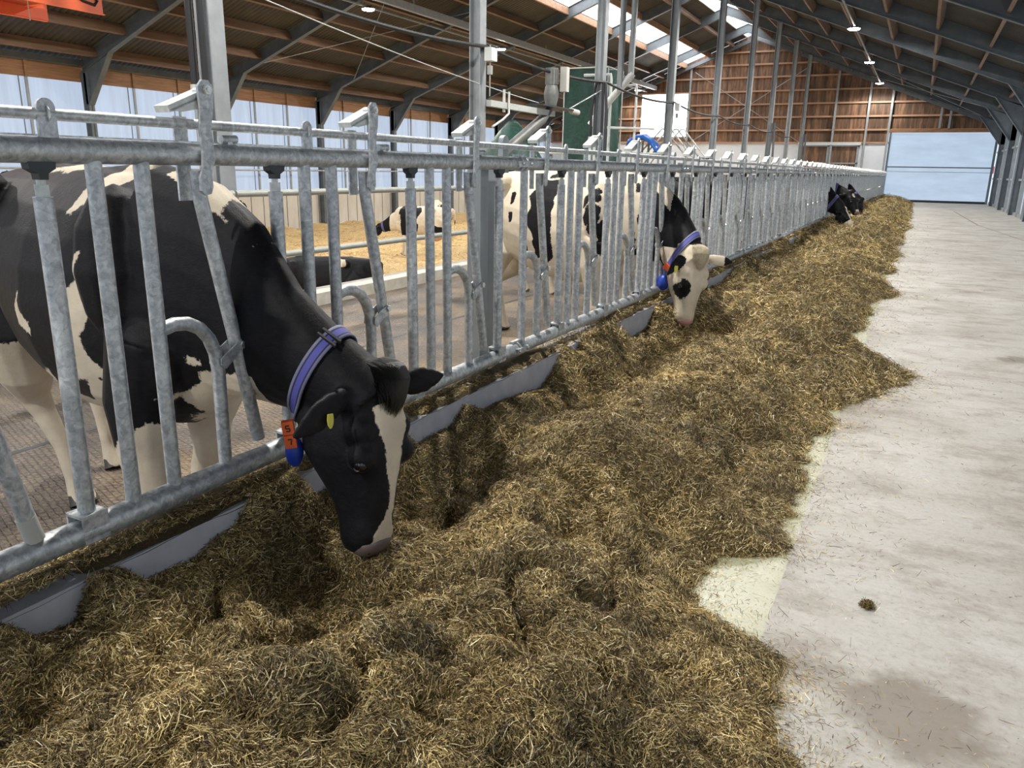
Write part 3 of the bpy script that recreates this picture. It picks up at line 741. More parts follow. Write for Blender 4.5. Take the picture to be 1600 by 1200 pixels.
structure('trim_door_track', MB().box((-6.55,gy-.14,2.96),(-3.25,gy-.04,3.10)), M['zinc'])
for k, z in enumerate((3.08,3.76,4.47,5.18,5.89,6.64,7.33,8.0)):
    hw = (RIDZ+.3-z)/SL
    a, b = max(RIDX-hw, -21.8), min(RIDX+hw, 3.2)
    if b-a > .5:
        if k in (1,2,3): 
            structure('beam_girt', MB().box((a,gy-.02,z-.045),(-15.95,gy+.10,z+.045)), M['girt']); a = -13.1
        if k == 0: b = -1.9
        structure('beam_girt', MB().box((a,gy-.02,z-.045),(b,gy+.10,z+.045)), M['girt'])
for x in (-18.0,-12.95,-6.42,-4.78,-3.10,-1.98): structure('column_gable', MB().box((x-.055,gy-.12,-.1 if x>-7 else ZS-.2),(x+.055,gy-.0,zr(x,.1))), M['post'])
for x in (.42,.86): structure('column_gable', MB().box((x-.05,gy-.1,3.8),(x+.05,gy,zr(x,.1))), M['post'])
for (a,b,c,d) in ((-12.7,3.1,-6.5,7.0),(-6.5,3.1,-12.7,7.0)):
    structure('beam_gable_rod', MB().tube([(a,gy-.16,b),(c,gy-.16,d)], .018, 6), M['post'])
gr = MB()
for s,xe in ((-1,-22),(1,3.4)):
    gr.prism([(RIDX,RIDZ-.02),(xe,zr(xe,-.02)),(xe,zr(xe,.18)),(RIDX,RIDZ+.18)], gy-.3, gy-.12, 'y')
structure('beam_gable_rafter', gr, M['steel'])
# the big sectional door
door = MB(); door.box((-1.80,gy+.02,.10),(3.08,gy+.06,3.58)); structure('door_1', door, M['doorsheet'])
structure('trim_door_seam', MB().box((-1.80,gy-.0,1.80),(3.08,gy+.03,1.86)), M['steel']); structure('trim_door_seam', MB().box((-1.80,gy-.0,1.58),(3.08,gy+.03,1.605)), M['post'])
structure('trim_door_foot', MB().box((-1.80,gy-.03,0),(3.08,gy+.06,.12)), M['black'])
structure('trim_door_jamb', MB().box((-1.90,gy-.06,0),(-1.80,gy+.1,3.62)), M['steel']); structure('trim_door_jamb', MB().box((3.08,gy-.06,0),(3.19,gy+.1,3.62)), M['steel'])
structure('beam_door_lintel', MB().box((-1.95,gy-.08,3.6),(3.25,gy+.1,3.78)), M['band'])
sg = MB().box((3.13,47.2,1.55),(3.15,47.75,1.9)).build('fire_sign', M['redsign']); tag(sg,'small red fire sign on the side wall next to the big translucent door','sign')

# columns on the yard kerb
for k, y in enumerate(FR):
    r = .085; c = MB()
    c.box((-6.03-.09,y-.09,-.01),(-6.03-.075,y+.09,zr(-6.03,.02))); c.box((-6.03+.075,y-.09,-.01),(-6.03+.09,y+.09,zr(-6.03,.02))); c.box((-6.1,y-.008,-.01),(-5.96,y+.008,zr(-6.03,.02)))
    structure('column_yard', c, M['post'])
# yard rails on the kerb line
def yrail(z, label):
    t = empty('yard_rail', (-6.0,0,z), 0, label, 'rail', 'pipe rails between alley and straw yard')
    for a in np.arange(-4.35, 43, 5.0): MB().tube([(.12,a+.01,0),(.12,a+4.98,0)], .034, 14).build('pipe_length', M['pvc_grey'], t, 50)
M['pvc_grey'] = noisy('dull_grey_pipe', [(.3,(.32,.335,.31)),(.7,(.40,.415,.385))], 9, .5, .2, space='World')
yrail(1.10,'upper grey pipe rail along the edge of the straw yard')
yrail(.47,'lower grey pipe rail along the edge of the straw yard')

# ---------------------------------------------------------------- service items above the barrier
def sag(p, q, d, n=14):
    p=Vector(p);q=Vector(q); return [p.lerp(q,i/n)-Vector((0,0,d*4*(i/n)*(1-i/n))) for i in range(n+1)]
pts=[]
ysc=[-4.35,.65]+[5.65+5*k for k in range(8)]
for a,b in zip(ysc[:-1],ysc[1:]): pts += sag((-5.9,a,3.08),(-5.9,b,3.08),.10)[:-1]
cb = MB().tube(pts,.026,8).build('supply_cable',M['black'],None,60); tag(cb,'thick black sagging cable strung from column to column','cable')
w2 = MB().tube(sag((-5.95,5.65,3.0),(-5.95,12.6,2.46),.06),.006,6).build('tension_wire',M['pvc'],None,60); tag(w2,'thin pale wire running down to the gearbox arm','wire')

# conduits and insulated pipes on the nearest column
c1 = empty('conduit_pair',(-5.85,5.35,0),0,'two black conduits with white sleeves on the column nearest the camera','conduit')
for dx in (-.10,.04):
    MB().tube([(dx,0,2.02),(dx,.0,4.6)],.034,12).build('black_conduit',M['black'],c1,50)
    MB().tube([(dx,0,-.02),(dx,0,1.93)],.024,12).build('grey_conduit',M['post'],c1,50)
    MB().tube([(dx,0,1.95),(dx,0,2.06)],.043,12).build('white_sleeve',M['plastic'],c1,50)
for (y,lab) in ((10.65,'small grey switch box high on the column carrying the gearbox arm'),(20.65,'grey switch box on the column in front of the bright gable window')):
    t = empty('switch_box',(-5.88,y-.02,0),0,lab,'switch box','switch boxes on the yard columns')
    MB().box((0,-.05,2.88),(.12,.12,3.06)).build('box',M['pvc'],t); MB().box((.02,0,2.70),(.08,.06,2.82)).build('small_box',M['pvc_grey'],t); MB().tube([(.05,.03,2.4),(.05,.03,3.1)],.009,6).build('conduit',M['pvc_grey'],t)

# gearbox arm on the second column
ga = empty('gearbox_arm',(-5.9,10.75,0),0,'grey motor gearbox on a horizontal steel arm bolted to the second column','drive unit')
MB().box((-.04,0,2.27),(.04,2.35,2.36)).build('arm',M['zinc'],ga)
MB().tube([(.06,.55,2.52),(.06,.55,2.20),(.06,.35,2.10),(.06,.02,1.98)],.018,8).build('stay',M['zinc'],ga,50)
MB().tube([(.0,.50,2.22),(.0,.50,2.55)],.022,8).build('pin',M['zinc'],ga,50)
MB().box((-.16,1.6,2.40),(.16,2.9,2.425)).build('mounting_plate',M['dark'],ga)
m_=MB(); m_.tube([(0,2.25,2.42),(0,2.25,2.60),(0,2.25,2.66),(0,2.25,2.78)],[.09,.13,.13,.10],14); m_.build('gearbox',M['castgrey'],ga,50)
m_=MB(); m_.tube([(0,2.25,2.78),(0,2.25,3.05)],.11,16); 
for k in range(12): m_.box((.105*math.cos(k*PI/6)-.006,2.25+.105*math.sin(k*PI/6)-.006,2.79),(.105*math.cos(k*PI/6)+.018,2.25+.105*math.sin(k*PI/6)+.006,3.02))
m_.build('motor',M['castgrey'],ga,50)
MB().box((.10,2.38,2.68),(.22,2.50,3.08)).build('terminal_box',M['plastic'],ga)
MB().tube([(.1,2.9,2.40),(.16,3.1,2.38)],.05,10).build('float',M['plastic'],ga,50)
MB().tube([(0,2.2,2.38),(-.05,2.0,2.2),(-.25,1.2,1.72),(-.3,1.0,1.55)],[.06,.085,.085,.085],12).build('auger_tube',M['castgrey'],ga,50)
MB().tube([(0,2.9,2.40),(.0,4.8,2.95)],.012,6).build('stay_rod',M['post'],ga)

# green cone cover
def cloth_cone(c, r, h, n=28, m=14, seed=3):
    V=[];F=[]
    for i in range(m+1):
        t=i/m
        for k in range(n):
            th=2*PI*k/n; f=1+.10*math.sin(5*th+seed)*t+.06*math.sin(11*th+2*seed)*t
            rr=r*(.06+.94*t**.8)*f; V.append((rr*math.cos(th),rr*math.sin(th),h*(1-t)))
    for i in range(m):
        for k in range(n): F.append((i*n+k,i*n+(k+1)%n,(i+1)*n+(k+1)%n,(i+1)*n+k))
    F.append(tuple(range(n)))
    return MB().add(V,F)
gc = empty('green_cone_cover',(-7.3,14.3,0),0,'dark green tarpaulin cone rising behind the barrier beyond the gearbox arm','cover')
cloth_cone((0,0,0),.85,1.15).build('tarpaulin',M['green'],gc,180).location=(0,0,1.15)
cyl=MB(); cyl.tube([(0,0,ZS+.05),(0,0,1.2)],.80,24); cyl.build('drum',M['green'],gc,50)
# tall green bag
gb = empty('green_silo_bag',(-8.35,21.2,0),0,'tall dark green tarpaulin bag hanging beside the pipework','bag')
V=[];F=[];n=40;m=30
for i in range(m+1):
    z=4.0-i/m*5.0
    for k in range(n):
        th=2*PI*k/n; cx=max(-1,min(1,1.45*math.cos(th)))*.60; cy=max(-1,min(1,1.45*math.sin(th)))*.55
        f=1+.05*math.sin(7*th+z*2.1)+.03*math.sin(13*th-z*5); V.append((cx*f,cy*f,z+(.05*math.sin(th*3) if i==0 else 0)))
for i in range(m):
    for k in range(n): F.append((i*n+k,(i+1)*n+k,(i+1)*n+(k+1)%n,i*n+(k+1)%n))
F.append(tuple(range(n))); MB().add(V,F).build('tarpaulin',M['green'],gb,60)
fb=MB()
for sx in (-.62,.62):
    for sy in (-.58,.58): fb.tube([(sx,sy,ZS),(sx,sy,4.02)],.02,6)
fb.tube([(-.62,-.58,4.0),(.62,-.58,4.0),(.62,.58,4.0),(-.62,.58,4.0),(-.62,-.58,4.0)],.02,6); fb.build('steel_frame',M['zinc'],gb)

# pipework
pw=empty('pipework',(0,19,0),0,'pale water pipes bent over the green tarpaulin bag beside the third column','pipes')
for pts_,rr,nm,mt in (([(-7.75,0,3.62),(-7.06,0,3.62),(-7.04,0,3.5),(-7.04,0,-1.2)],.035,'looped_pipe','pvc'),([(-7.15,.2,3.38),(-6.47,.2,3.38),(-6.45,.2,3.3),(-6.45,.2,-1.2)],.03,'looped_pipe','pvc'),
                      ([(-6.78,-.1,7.9),(-6.78,-.1,3.2)],.075,'down_pipe','post'),([(-6.52,.0,7.95),(-6.55,.0,3.5)],.075,'down_pipe','post'),([(-6.50,0,3.62),(-7.35,-.2,2.60),(-7.45,-.2,2.45)],.085,'slanted_pipe','zinc'),
                      ([(-7.2,.05,2.40),(-5.9,.05,2.36)],.03,'cross_pipe','pvc')):
    MB().tube(pts_,rr,12).build(nm,M[mt],pw,50)
c2=empty('conduit_bundle',(-5.86,15.35,0),0,'bundle of dark hoses and grey conduits on the third column','conduit')
for i,dx in enumerate((-.22,-.12,.02,.10)):
    MB().tube([(dx*.6,0,3.05),(dx,0,2.5),(dx,0,1.3 if i<2 else -.02)],.028,10).build('hose',M['dark' if i%2 else 'black'],c2,50)
for dx in (-.22,-.12):
    MB().tube([(dx,0,-.02),(dx,0,1.95)],.03,10).build('sleeve_pipe',M['zinc'],c2,50)
    MB().tube([(dx,0,1.93),(dx,0,2.03)],.042,10).build('white_sleeve',M['plastic'],c2,50)
for k,(y) in enumerate((35.65,45.65)):
    c3=empty('conduit_pair',(-5.86,y-.25,0),0,['two dark conduits with white sleeves low on the sixth visible column','two dark conduits with white sleeves on the last visible column'][k],'conduit')
    for dx in (-.06,.10):
        MB().tube([(dx,0,-.02),(dx,0,1.95)],.035,8).build('pipe',M['post'],c3,50); MB().tube([(dx,0,1.9),(dx,0,2.05)],.05,8).build('white_sleeve',M['plastic'],c3,50)
        MB().tube([(dx,0,2.05),(dx*.6,0,3.4)],.045,8).build('dark_hose',M['steel'],c3,50)
# blue cow brush cover and tubular gate
bc=empty('blue_brush_cover',(-8.0,25.0,0),0,'bright blue curved cover of a machine behind the barrier under the bright window','cover')
V=[];F=[]; prof_=[(-.50,2.18),(-.44,2.32),(-.25,2.42),(.0,2.43),(.20,2.30),(.36,2.12),(.48,1.86)]
for i,(x,z) in enumerate(prof_):
    for (dy,dz) in ((-.32,-.08),(-.30,0),(0,.04),(.30,0),(.32,-.08)): V.append((x,dy,z+dz))
for i in range(len(prof_)-1):
    for k in range(4): a=i*5+k; F.append((a,a+1,a+6,a+5))
o_=MB().add(V,F).build('cover_shell',M['bluecover'],bc,60); md=o_.modifiers.new('thick','SOLIDIFY'); md.thickness=.05
mb_=MB()
for sx in (-.45,-.1,.1): mb_.tube([(sx,0,ZS),(sx,0,2.3)],.035,8)
mb_.build('stand',M['post'],bc,50)
tg=empty('tubular_gate',(-7.0,25.0,0),0,'slanted gate of parallel steel hoops beside the blue cover','gate')
for k in range(4):
    dx=-.34+.17*k
    MB().tube([(dx+.75,k*.12,1.75),(dx+.0,k*.12,2.58),(dx-.06,k*.12,2.66),(dx-.16,k*.12,2.66),(dx-.25,k*.12,2.56),(dx-1.0,k*.12,1.75),(dx-1.3,k*.12,1.3)],.026,8).build('hoop',M['zinc' if k%2 else 'post'],tg,50)
MB().tube([(.40,0,1.75),(.95,.4,1.80)],.03,8).build('foot_bar',M['dark'],tg,50)
MB().box((-.3,.1,ZS),(-.2,.2,2.3)).build('gate_post',M['post'],tg)
# low steelwork behind the barrier
fr=empty('crush_frame',(-7.6,22.0,0),0,'low galvanised steel frame behind the barrier below the green bag','frame')
for z in (.5,1.0,1.5,1.85): MB().tube([(-3,0,z),(1.2,0,z)],.03,8).build('cross_bar',M['zinc'],fr,50)
for x in (-3,-1.6,-.2,1.2): MB().box((x-.05,-.05,ZS),(x+.05,.05,1.95)).build('frame_post',M['post'],fr)

# orange machine body hanging over the yard edge, seen from below
om = empty('orange_hopper', (-9.0, 6.5, 3.0), 0, 'orange steel hopper of a hanging machine in the upper corner', 'machine')
MB().box((.38,-3.5,0),(.40,0,.55)).build('side_plate',M['orange'],om)
MB().box((-.64,-3.5,0),(-.62,0.02,.55)).build('side_plate',M['orange'],om)
MB().box((-.62,-3.4,.12),(.38,-.25,.14)).build('floor_plate',M['darkorange'],om)
MB().box((-.62,-.03,.18),(.38,-.01,.55)).build('end_plate',M['orange'],om)
e_=MB(); e_.box((.395,-3.5,-.012),(.43,0,0)); e_.box((-.67,-3.5,-.012),(-.63,0.02,0)); e_.build('edge_flange',M['orange'],om)
s_=MB(); s_.tube([(.405,-.36,.24),(.405,-.33,.14),(.405,-.24,.10),(.405,-.10,.08),(.405,-.06,.13),(.405,-.10,.16)],.016,8); s_.build('dark_emblem',M['digit'],om)
for k in range(12): MB().box((.401,-.86+.036*k,.17),(.405,-.86+.036*k+.018,.25 if k%3 else .28)).build('letter_stroke',M['dark'],om)
for (p,q) in (((-.2,-2.2,-.02),(.3,-.5,.30)),((-.5,-2.2,.02),(.0,-.4,.34)),((-.1,-.55,-.12),(-.1,-.55,1.2))):
    MB().tube([p,q],.006,6).build('cable',M['pvc'],om)
for y in (-3.2,-.2):
    MB().tube([(-.1,y,.5),(-.1,y,zr(-9.1,.0)-3.0)],.012,6).build('hanger_rod',M['post'],om)

# ---------------------------------------------------------------- cows
def ring_loft(stations, n=20, ex=2.0):
    """stations: (centre, axis_u, axis_v, half_u, half_v); closed shell"""
    V=[];F=[]
    for (c,u,v,a,b) in stations:
        c=Vector(c);u=Vector(u);v=Vector(v)
        for k in range(n):
            th=2*PI*k/n; cu,sv=math.cos(th),math.sin(th)
            V.append(c+u*(a*math.copysign(abs(cu)**(2/ex),cu))+v*(b*math.copysign(abs(sv)**(2/ex),sv)))
    m=len(stations)
    for i in range(m-1):
        for k in range(n):
            k2=(k+1)%n; F.append((i*n+k,i*n+k2,(i+1)*n+k2,(i+1)*n+k))
    F.append(tuple(range(n-1,-1,-1))); F.append(tuple(range((m-1)*n,m*n)))
    return V,F

TORSO=[(-.93,1.24,.05,.05),(-.90,1.22,.13,.12),(-.80,1.16,.21,.23),(-.62,1.09,.265,.32),(-.40,1.05,.275,.37),(-.15,1.01,.325,.42),(.12,.985,.345,.435),(.36,.985,.31,.425),(.55,1.0,.25,.41),(.70,1.02,.19,.36),(.80,1.02,.12,.27)]
def cow_shell(P):
    mb=MB(); Yv=Vector((0,1,0)); Zv=Vector((0,0,1))
    lie=P.get('lying',False); dz=-.62 if lie else 0
    st=[((x,0,z+dz),Yv,Zv,a,b) for (x,z,a,b) in TORSO]
    mb.add(*ring_loft(st,24))
    # hips, spine ridge, shoulder blades
    for s in (-1,1):
        mb.ball((-.40,s*.235,1.335+dz),.075,10); mb.ball((-.88,s*.11,1.27+dz),.065,10)
        mb.ball((.52,s*.17,(1.12 if s<0 or not P.get('slim_far') else 1.02)+dz),.19 if s<0 or not P.get('slim_far') else .16,12,(.7,.75,1.35)); mb.ball((-.62,s*.15,1.05+dz),.22,12,(1,.75,1.2))
        mb.ball((.64,s*.15,.86+dz),.14,12,(.8,.8,1.1))
    mb.tube([(-.9,0,1.33+dz),(-.4,0,1.39+dz),(.1,0,1.385+dz),(.5,0,1.40+dz)],[.04,.04,.035,.045],10)
    if P.get('udder',True) and not lie: mb.ball((-.42,0,.62),.21,14,(1.05,.85,.9))
    # tail
    mb.tube([(-.88,0,1.36+dz),(-.97,0,1.30+dz),(-.99,.01,1.05+dz),(-.98,.03,.8+dz),(-.97,.05,.62+max(dz,-.3))],[.045,.035,.02,.018,.02],8)
    kk=P.get('scale',1.0)
    mb.v=[(x*kk,y*kk,z*kk) for (x,y,z) in mb.v]
    # neck
    nk=[]
    for (c,a,b,t) in P['neck']:
        t=Vector(t).normalized(); u=Vector((0,1,0)); u=(u-t*u.dot(t)).normalized(); v=t.cross(u); nk.append((c,u,v,a,b))
    mb.add(*ring_loft(nk,20))
    # head, built along its own axis
    p0=Vector(P['poll']); p1=Vector(P['muzzle']); ax=(p1-p0); HLn=ax.length; ax.normalize()
    fz=Vector(P['face']); fz=(fz-ax*fz.dot(ax)).normalized(); fy=fz.cross(ax)
    S=HLn/.52
    hs=[(-.055,-.06,.06,.05),(-.02,-.07,.090,.090),(.03,-.100,.112,.122),(.09,-.125,.122,.148),(.16,-.136,.127,.160),(.22,-.134,.124,.156),(.27,-.122,.108,.140),(.32,-.109,.090,.120),(.37,-.094,.078,.100),(.42,-.088,.073,.084),(.46,-.085,.076,.076),(.495,-.086,.077,.068),(.52,-.088,.066,.055),(.535,-.09,.045,.036)]
    H=lambda x,y,z: p0+ax*(x*S)+fy*(y*S)+fz*(z*S)
    mb.add(*ring_loft([(H(x,0,z),fy,fz,a*S,b*S) for x,z,a,b in hs],28,2.5))
    for s in (-1,1):
        b=H(.225,s*.086,-.022); mb.ball(b,.046*S,12); b=H(.15,s*.080,-.035); mb.ball(b,.052*S,12,(1,1,1))           # brow and eye socket
        b=H(.12,s*.075,-.20); mb.ball(b,.070*S,12)            # cheek of the jaw
        b=H(.20,s*.058,-.205); mb.ball(b,.056*S,12)
        b=H(.475,s*.035,-.045); mb.ball(b,.032*S,10)           # nostril wing
        # ear
        e0=H(.035,s*.095,-.06); tip=P.get('ear_tip')
        e1=Vector(tip[0 if s<0 else 1]) if tip else H(.03,s*.33,-.09)
        d=(e1-e0); Ln=d.length; d.normalize(); fu=(ax-d*ax.dot(d)).normalized(); fv=d.cross(fu)
        es=[(0,.030,.030),(.15,.032,.026),(.35,.043,.020),(.58,.045,.015),(.80,.031,.011),(.94,.014,.009),(1.0,.005,.006)]
        mb.add(*ring_loft([(e0+d*(Ln*t)-fu*(.0),fu,fv,a*S,bb*S) for t,a,bb in es],14))
    mb.add(*ring_loft([(H(x,0,z),fy,fz,a*S,b*S) for x,z,a,b in ((-.06,-.02,.04,.03),(-.04,-.005,.065,.045),(.0,.005,.072,.05),(.04,.005,.06,.04),(.075,.0,.03,.02))],16))
    # legs
    for leg in P['legs']:
        mb.tube([p for p,_ in leg],[r for _,r in leg],14)
    info=dict(H=H,ax=ax,fy=fy,fz=fz,S=S,p0=p0)
    return mb,info

def standing_legs(shift=(0,0,0,0)):
    out=[]
    for s in (-1,1):
        d=shift[0 if s<0 else 1]
        out.append([((.56,s*.16,.98),.15),((.50,s*.185,.76),.105),((.53+d*.5,s*.175,.52),.062),((.55+d*.8,s*.17,.42),.055),((.545+d*.8,s*.17,.36),.042),((.545+d,s*.17,.20),.034),((.55+d,s*.17,.13),.043),((.575+d,s*.17,.05),.048),((.59+d,s*.17,0.01),.062)])
        d=shift[2 if s<0 else 3]
        out.append([((-.62,s*.14,1.05),.20),((-.52,s*.19,.80),.155),((-.60+d*.5,s*.19,.64),.10),((-.76+d*.8,s*.18,.51),.058),((-.77+d,s*.18,.46),.048),((-.73+d,s*.175,.30),.037),((-.70+d,s*.175,.15),.042),((-.675+d,s*.175,.06),.048),((-.66+d,s*.175,0.01),.062)])
    return out

def sdf_polys(pts, polys):
    """signed distance of 2D points to the union of polygons, positive inside"""
    best=np.full(len(pts),-9.)
    for poly in polys:
        q=np.array(poly,float); ins=np.zeros(len(pts),bool); dm=np.full(len(pts),9.)
        for i in range(len(q)):
            a=q[i];b=q[(i+1)%len(q)]; ab=b-a; t=np.clip(((pts-a)@ab)/max(ab@ab,1e-9),0,1); d=np.linalg.norm(pts-a-t[:,None]*ab,axis=1); dm=np.minimum(dm,d)
            c=((a[1]>pts[:,1])!=(b[1]>pts[:,1]))&(pts[:,0]<(b[0]-a[0])*(pts[:,1]-a[1])/((b[1]-a[1]) if abs(b[1]-a[1])>1e-9 else 1e-9)+a[0]); ins^=c
        best=np.maximum(best,np.where(ins,dm,-dm))
    return best

def remesh(mb, voxel, smooth_it=4):
    me=bpy.data.meshes.new('tmp'); me.from_pydata(mb.v,[],mb.f); o=bpy.data.objects.new('tmp',me); COL.objects.link(o)
    r=o.modifiers.new('r','REMESH'); r.mode='VOXEL'; r.voxel_size=voxel
    s=o.modifiers.new('s','SMOOTH'); s.factor=.5; s.iterations=smooth_it
    dg=bpy.context.evaluated_depsgraph_get(); ev=o.evaluated_get(dg); out=bpy.data.meshes.new_from_object(ev)
    bpy.data.objects.remove(o); bpy.data.meshes.remove(me)
    return out

def random_coat(seed, white=.5, lo=.10, hi=.26, n=16, legs=True):
    """random blotches; returns function of local points -> field, positive where white"""
    r=np.random.default_rng(seed); c=np.stack([r.uniform(-.95,1.2,n),r.choice([-1,1],n)*.25,r.uniform(.5,1.45,n)],-1); rad=r.uniform(lo,hi,n); sx=r.uniform(.7,1.4,n)
    def f(V,info):
        d=np.full(len(V),-9.)
        for i in range(n):
            q=(V-c[i])*np.array([1/sx[i],.8,1*sx[i]]); ww=(vnoise(V[:,0]*8+i*3.1,V[:,2]*8+V[:,1]*5,seed+i)-.5)*.12
            d=np.maximum(d,rad[i]-np.linalg.norm(q,axis=1)+ww)
        fld=-d if white>=.5 else d
        if not legs: return fld
        leg=.42-V[:,2]; fld=np.maximum(fld,np.minimum(leg,.2))
        bel=.66-V[:,2]+0*V[:,0]; fld=np.maximum(fld,np.minimum(bel,.1)) if white>=.3 else fld
        return fld
    return f
def head_coords(V,info):
    d=V-np.array(info['p0']); S=info['S']
    return (d@np.array(info['ax']))/S,(d@np.array(info['fy']))/S,(d@np.array(info['fz']))/S

def make_cow(name, loc, rz, P, coat, label, group=None, voxel=.014, collar=None, tuft='tuft', nose='nose', smooth_it=5, detail=True):
    root=empty(name,loc,rz,label,'cow',group)
    mb,info=cow_shell(P); me=remesh(mb,voxel,smooth_it); n=len(me.vertices)
    V=np.empty(n*3); me.vertices.foreach_get('co',V); V=V.reshape(-1,3)
    if P.get('shape'): V=P['shape'](V,info); me.vertices.foreach_set('co',V.ravel()); me.update()
    c=coat(V,info); a=me.attributes.new('coat','FLOAT','POINT'); a.data.foreach_set('value',c.astype(np.float32))
    pk=np.zeros(n)
    if not P.get('lying') and P.get('udder',True):
        dd=np.linalg.norm((V-np.array([-.42,0,.58]))*np.array([1,1,1.0]),axis=1); pk=np.clip((.235-dd)/.03,0,1)*.8
        c=np.where(pk>.05,np.maximum(c,.08),c); a.data.foreach_set('value',c.astype(np.float32))
    hx,hy,hz=head_coords(V,info)
    b=me.attributes.new('pink','FLOAT','POINT'); b.data.foreach_set('value',pk.astype(np.float32))
    me.polygons.foreach_set('use_smooth',np.ones(len(me.polygons),bool)); me.materials.append(M['coat'])
    body=link('body',me,root)
    H=info['H']; S=info['S']; fy=info['fy']; ax=info['ax']; fz=info['fz']
    for s in (-1,1):
        e=MB().ball(H(.242,s*.1040,-.010),.0215*S,14); ey=e.build('eye',M['eye'],root,180)
        el=MB(); cE=H(.242,s*.1040,-.010)+fy*(s*.0135*S); el.tube([cE+ax*(.0185*S*math.cos(k*PI/9))+fz*(.0165*S*math.sin(k*PI/9)) for k in range(-9,2)],.0017*S,6,False); el.build('eyelid_rim',M['lid'],ey,180)
    if nose:
        ns=MB(); ns.add(*ring_loft([(H(x,0,z),fy,fz,a_*S,b_*S) for x,z,a_,b_ in ((.488,-.060,.054,.042),(.500,-.059,.066,.045),(.520,-.064,.064,.042),(.537,-.070,.052,.034),(.546,-.074,.032,.022))],18,2.4)); ns.build('muzzle_pad',M[nose],root,180)
        for s in (-1,1):
            MB().ball(H(.521,s*.038,-.046),.0135*S,10,(1,1,.9)).build('nostril',M['black'],root,180)
    if not P.get('lying') and detail:
        for leg in P['legs']:
            (p,r_)=leg[-1]; (p2,_)=leg[-2]; p=Vector(p);p2=Vector(p2); 
            hf=MB()
            for s in (-1,1): hf.tube([p2*.35+p*.65+Vector((0,s*.022,0)),p+Vector((.012,s*.026,-.004))],[.034,.040],10)
            hf.build('hoof',M['hoof'],root,60)
    # collar
    if collar:
        cpt,nrm,wid=collar; bvh=BVHTree.FromPolygons([tuple(p) for p in V],[tuple(p.vertices) for p in me.polygons])
        cpt=Vector(cpt); nrm=Vector(nrm).normalized(); u=Vector((0,1,0)); u=(u-nrm*u.dot(nrm)).normalized(); v=nrm.cross(u)
        K=64; W=7; pts=[]
        for j in range(W):
            off=nrm*(wid*(j/(W-1)-.5)); row=[]
            for k in range(K):
                th=2*PI*k/K; d=u*math.cos(th)+v*math.sin(th); o_=cpt+off
                hit=bvh.ray_cast(o_+d*.55,-d,.54)
                rr=(hit[0]-o_).length if hit[0] is not None else .15
                row.append(min(rr,.42))
            row=np.array(row)
            for _ in range(3): row=np.maximum(row,(np.roll(row,1)+np.roll(row,-1))/2)
            pts.append([(cpt+off)+(u*math.cos(2*PI*k/K)+v*math.sin(2*PI*k/K))*(row[k]+.006) for k in range(K)])
        rowsV=[p for r_ in pts for p in r_]; F=[(j*K+k,j*K+(k+1)%K,(j+1)*K+(k+1)%K,(j+1)*K+k) for j in range(W-1) for k in range(K)]
        cm=bpy.data.meshes.new('collar'); cm.from_pydata([tuple(p) for p in rowsV],[],F); cm.update()
        at=cm.attributes.new('across','FLOAT','POINT'); at.data.foreach_set('value',np.repeat(np.linspace(0,1,W),K).astype(np.float32))
        cm.materials.append(M['collar']); cm.polygons.foreach_set('use_smooth',np.ones(len(cm.polygons),bool))
        co=link('collar',cm,root); md=co.modifiers.new('t','SOLIDIFY'); md.thickness=.005; md.offset=1
        info['collar']=(cpt,nrm,u,v,np.array(pts[W//2]),co)
    return root,info,V

def strands_mesh(name, curves, w, mat, parent):
    V=[];F=[];b=0
    for c in curves:
        for i,(p,s) in enumerate(c):
            ww=w*(1-i/len(c)*.75); V += [p-s*ww,p+s*ww]
        for i in range(len(c)-1): F.append((b+2*i,b+2*i+1,b+2*i+3,b+2*i+2))
        b+=2*len(c)
    me=bpy.data.meshes.new(name); me.from_pydata([tuple(v) for v in V],[],F); me.update(); me.materials.append(mat); return link(name,me,parent)
def forelock(root,info,mat,n=900,length=.13,spread=.075):
    H=info['H']; r=np.random.default_rng(5); curves=[]
    for i in range(n):
        y=float(np.clip(r.normal(0,.5),-1,1))*spread; q_=(y/spread)**2; x=r.uniform(-.065,.0)+.015*q_; L_=length*r.uniform(.5,1.1)*(1-.35*q_)
        w=r.normal(0,.006); h0=r.uniform(0,.008); p=[]
        for m_,(fr_,ys_,up) in enumerate(((0,1,-.008),(.2,1.02,.006),(.4,1.0,.008),(.6,.95,.008),(.8,.87,.004),(1,.78,-.006))):
            xx=x+L_*fr_; zt=np.interp(xx,[-.09,-.065,-.04,0,.04,.08,.12],[-.03,.005,.038,.056,.046,.034,.028]); yy=y*ys_+w*fr_**2+.010*fr_
            p.append(H(xx,yy,float(zt)-(yy/.08)**2*.042+up+h0*(.4+fr_*.5)))
        curves.append([(q,info['fy']) for q in p])
    return strands_mesh('forelock',curves,.0009,mat,root)

# --- cow 1: the big black one eating at the nearest lock
O1=Vector((-2.78,2.0,ZA)); A1=-math.radians(13.5)
R1=Matrix.Rotation(A1,3,'Z')
def W1(x,y,z): return R1.inverted()@(Vector((x,y,z))-O1)
def D1(x,y,z): return R1.inverted()@Vector((x,y,z))
neck1=[(W1(-2.22,1.82,1.02),.20,.36,D1(1,0,-.1)),(W1(-2.0,1.79,.98),.155,.355,D1(1,0,-.2)),(W1(-1.84,1.775,.925),.120,.305,D1(1,0,-.35)),(W1(-1.70,1.765,.845),.110,.215,D1(1,.05,-.45)),(W1(-1.57,1.775,.785),.112,.165,D1(1,.1,-.55)),(W1(-1.46,1.79,.73),.115,.135,D1(1,.1,-.7)),(W1(-1.38,1.80,.69),.11,.115,D1(1,.1,-1))]
ls=standing_legs()
def wl(x,y,z): return tuple(W1(x,y,z))
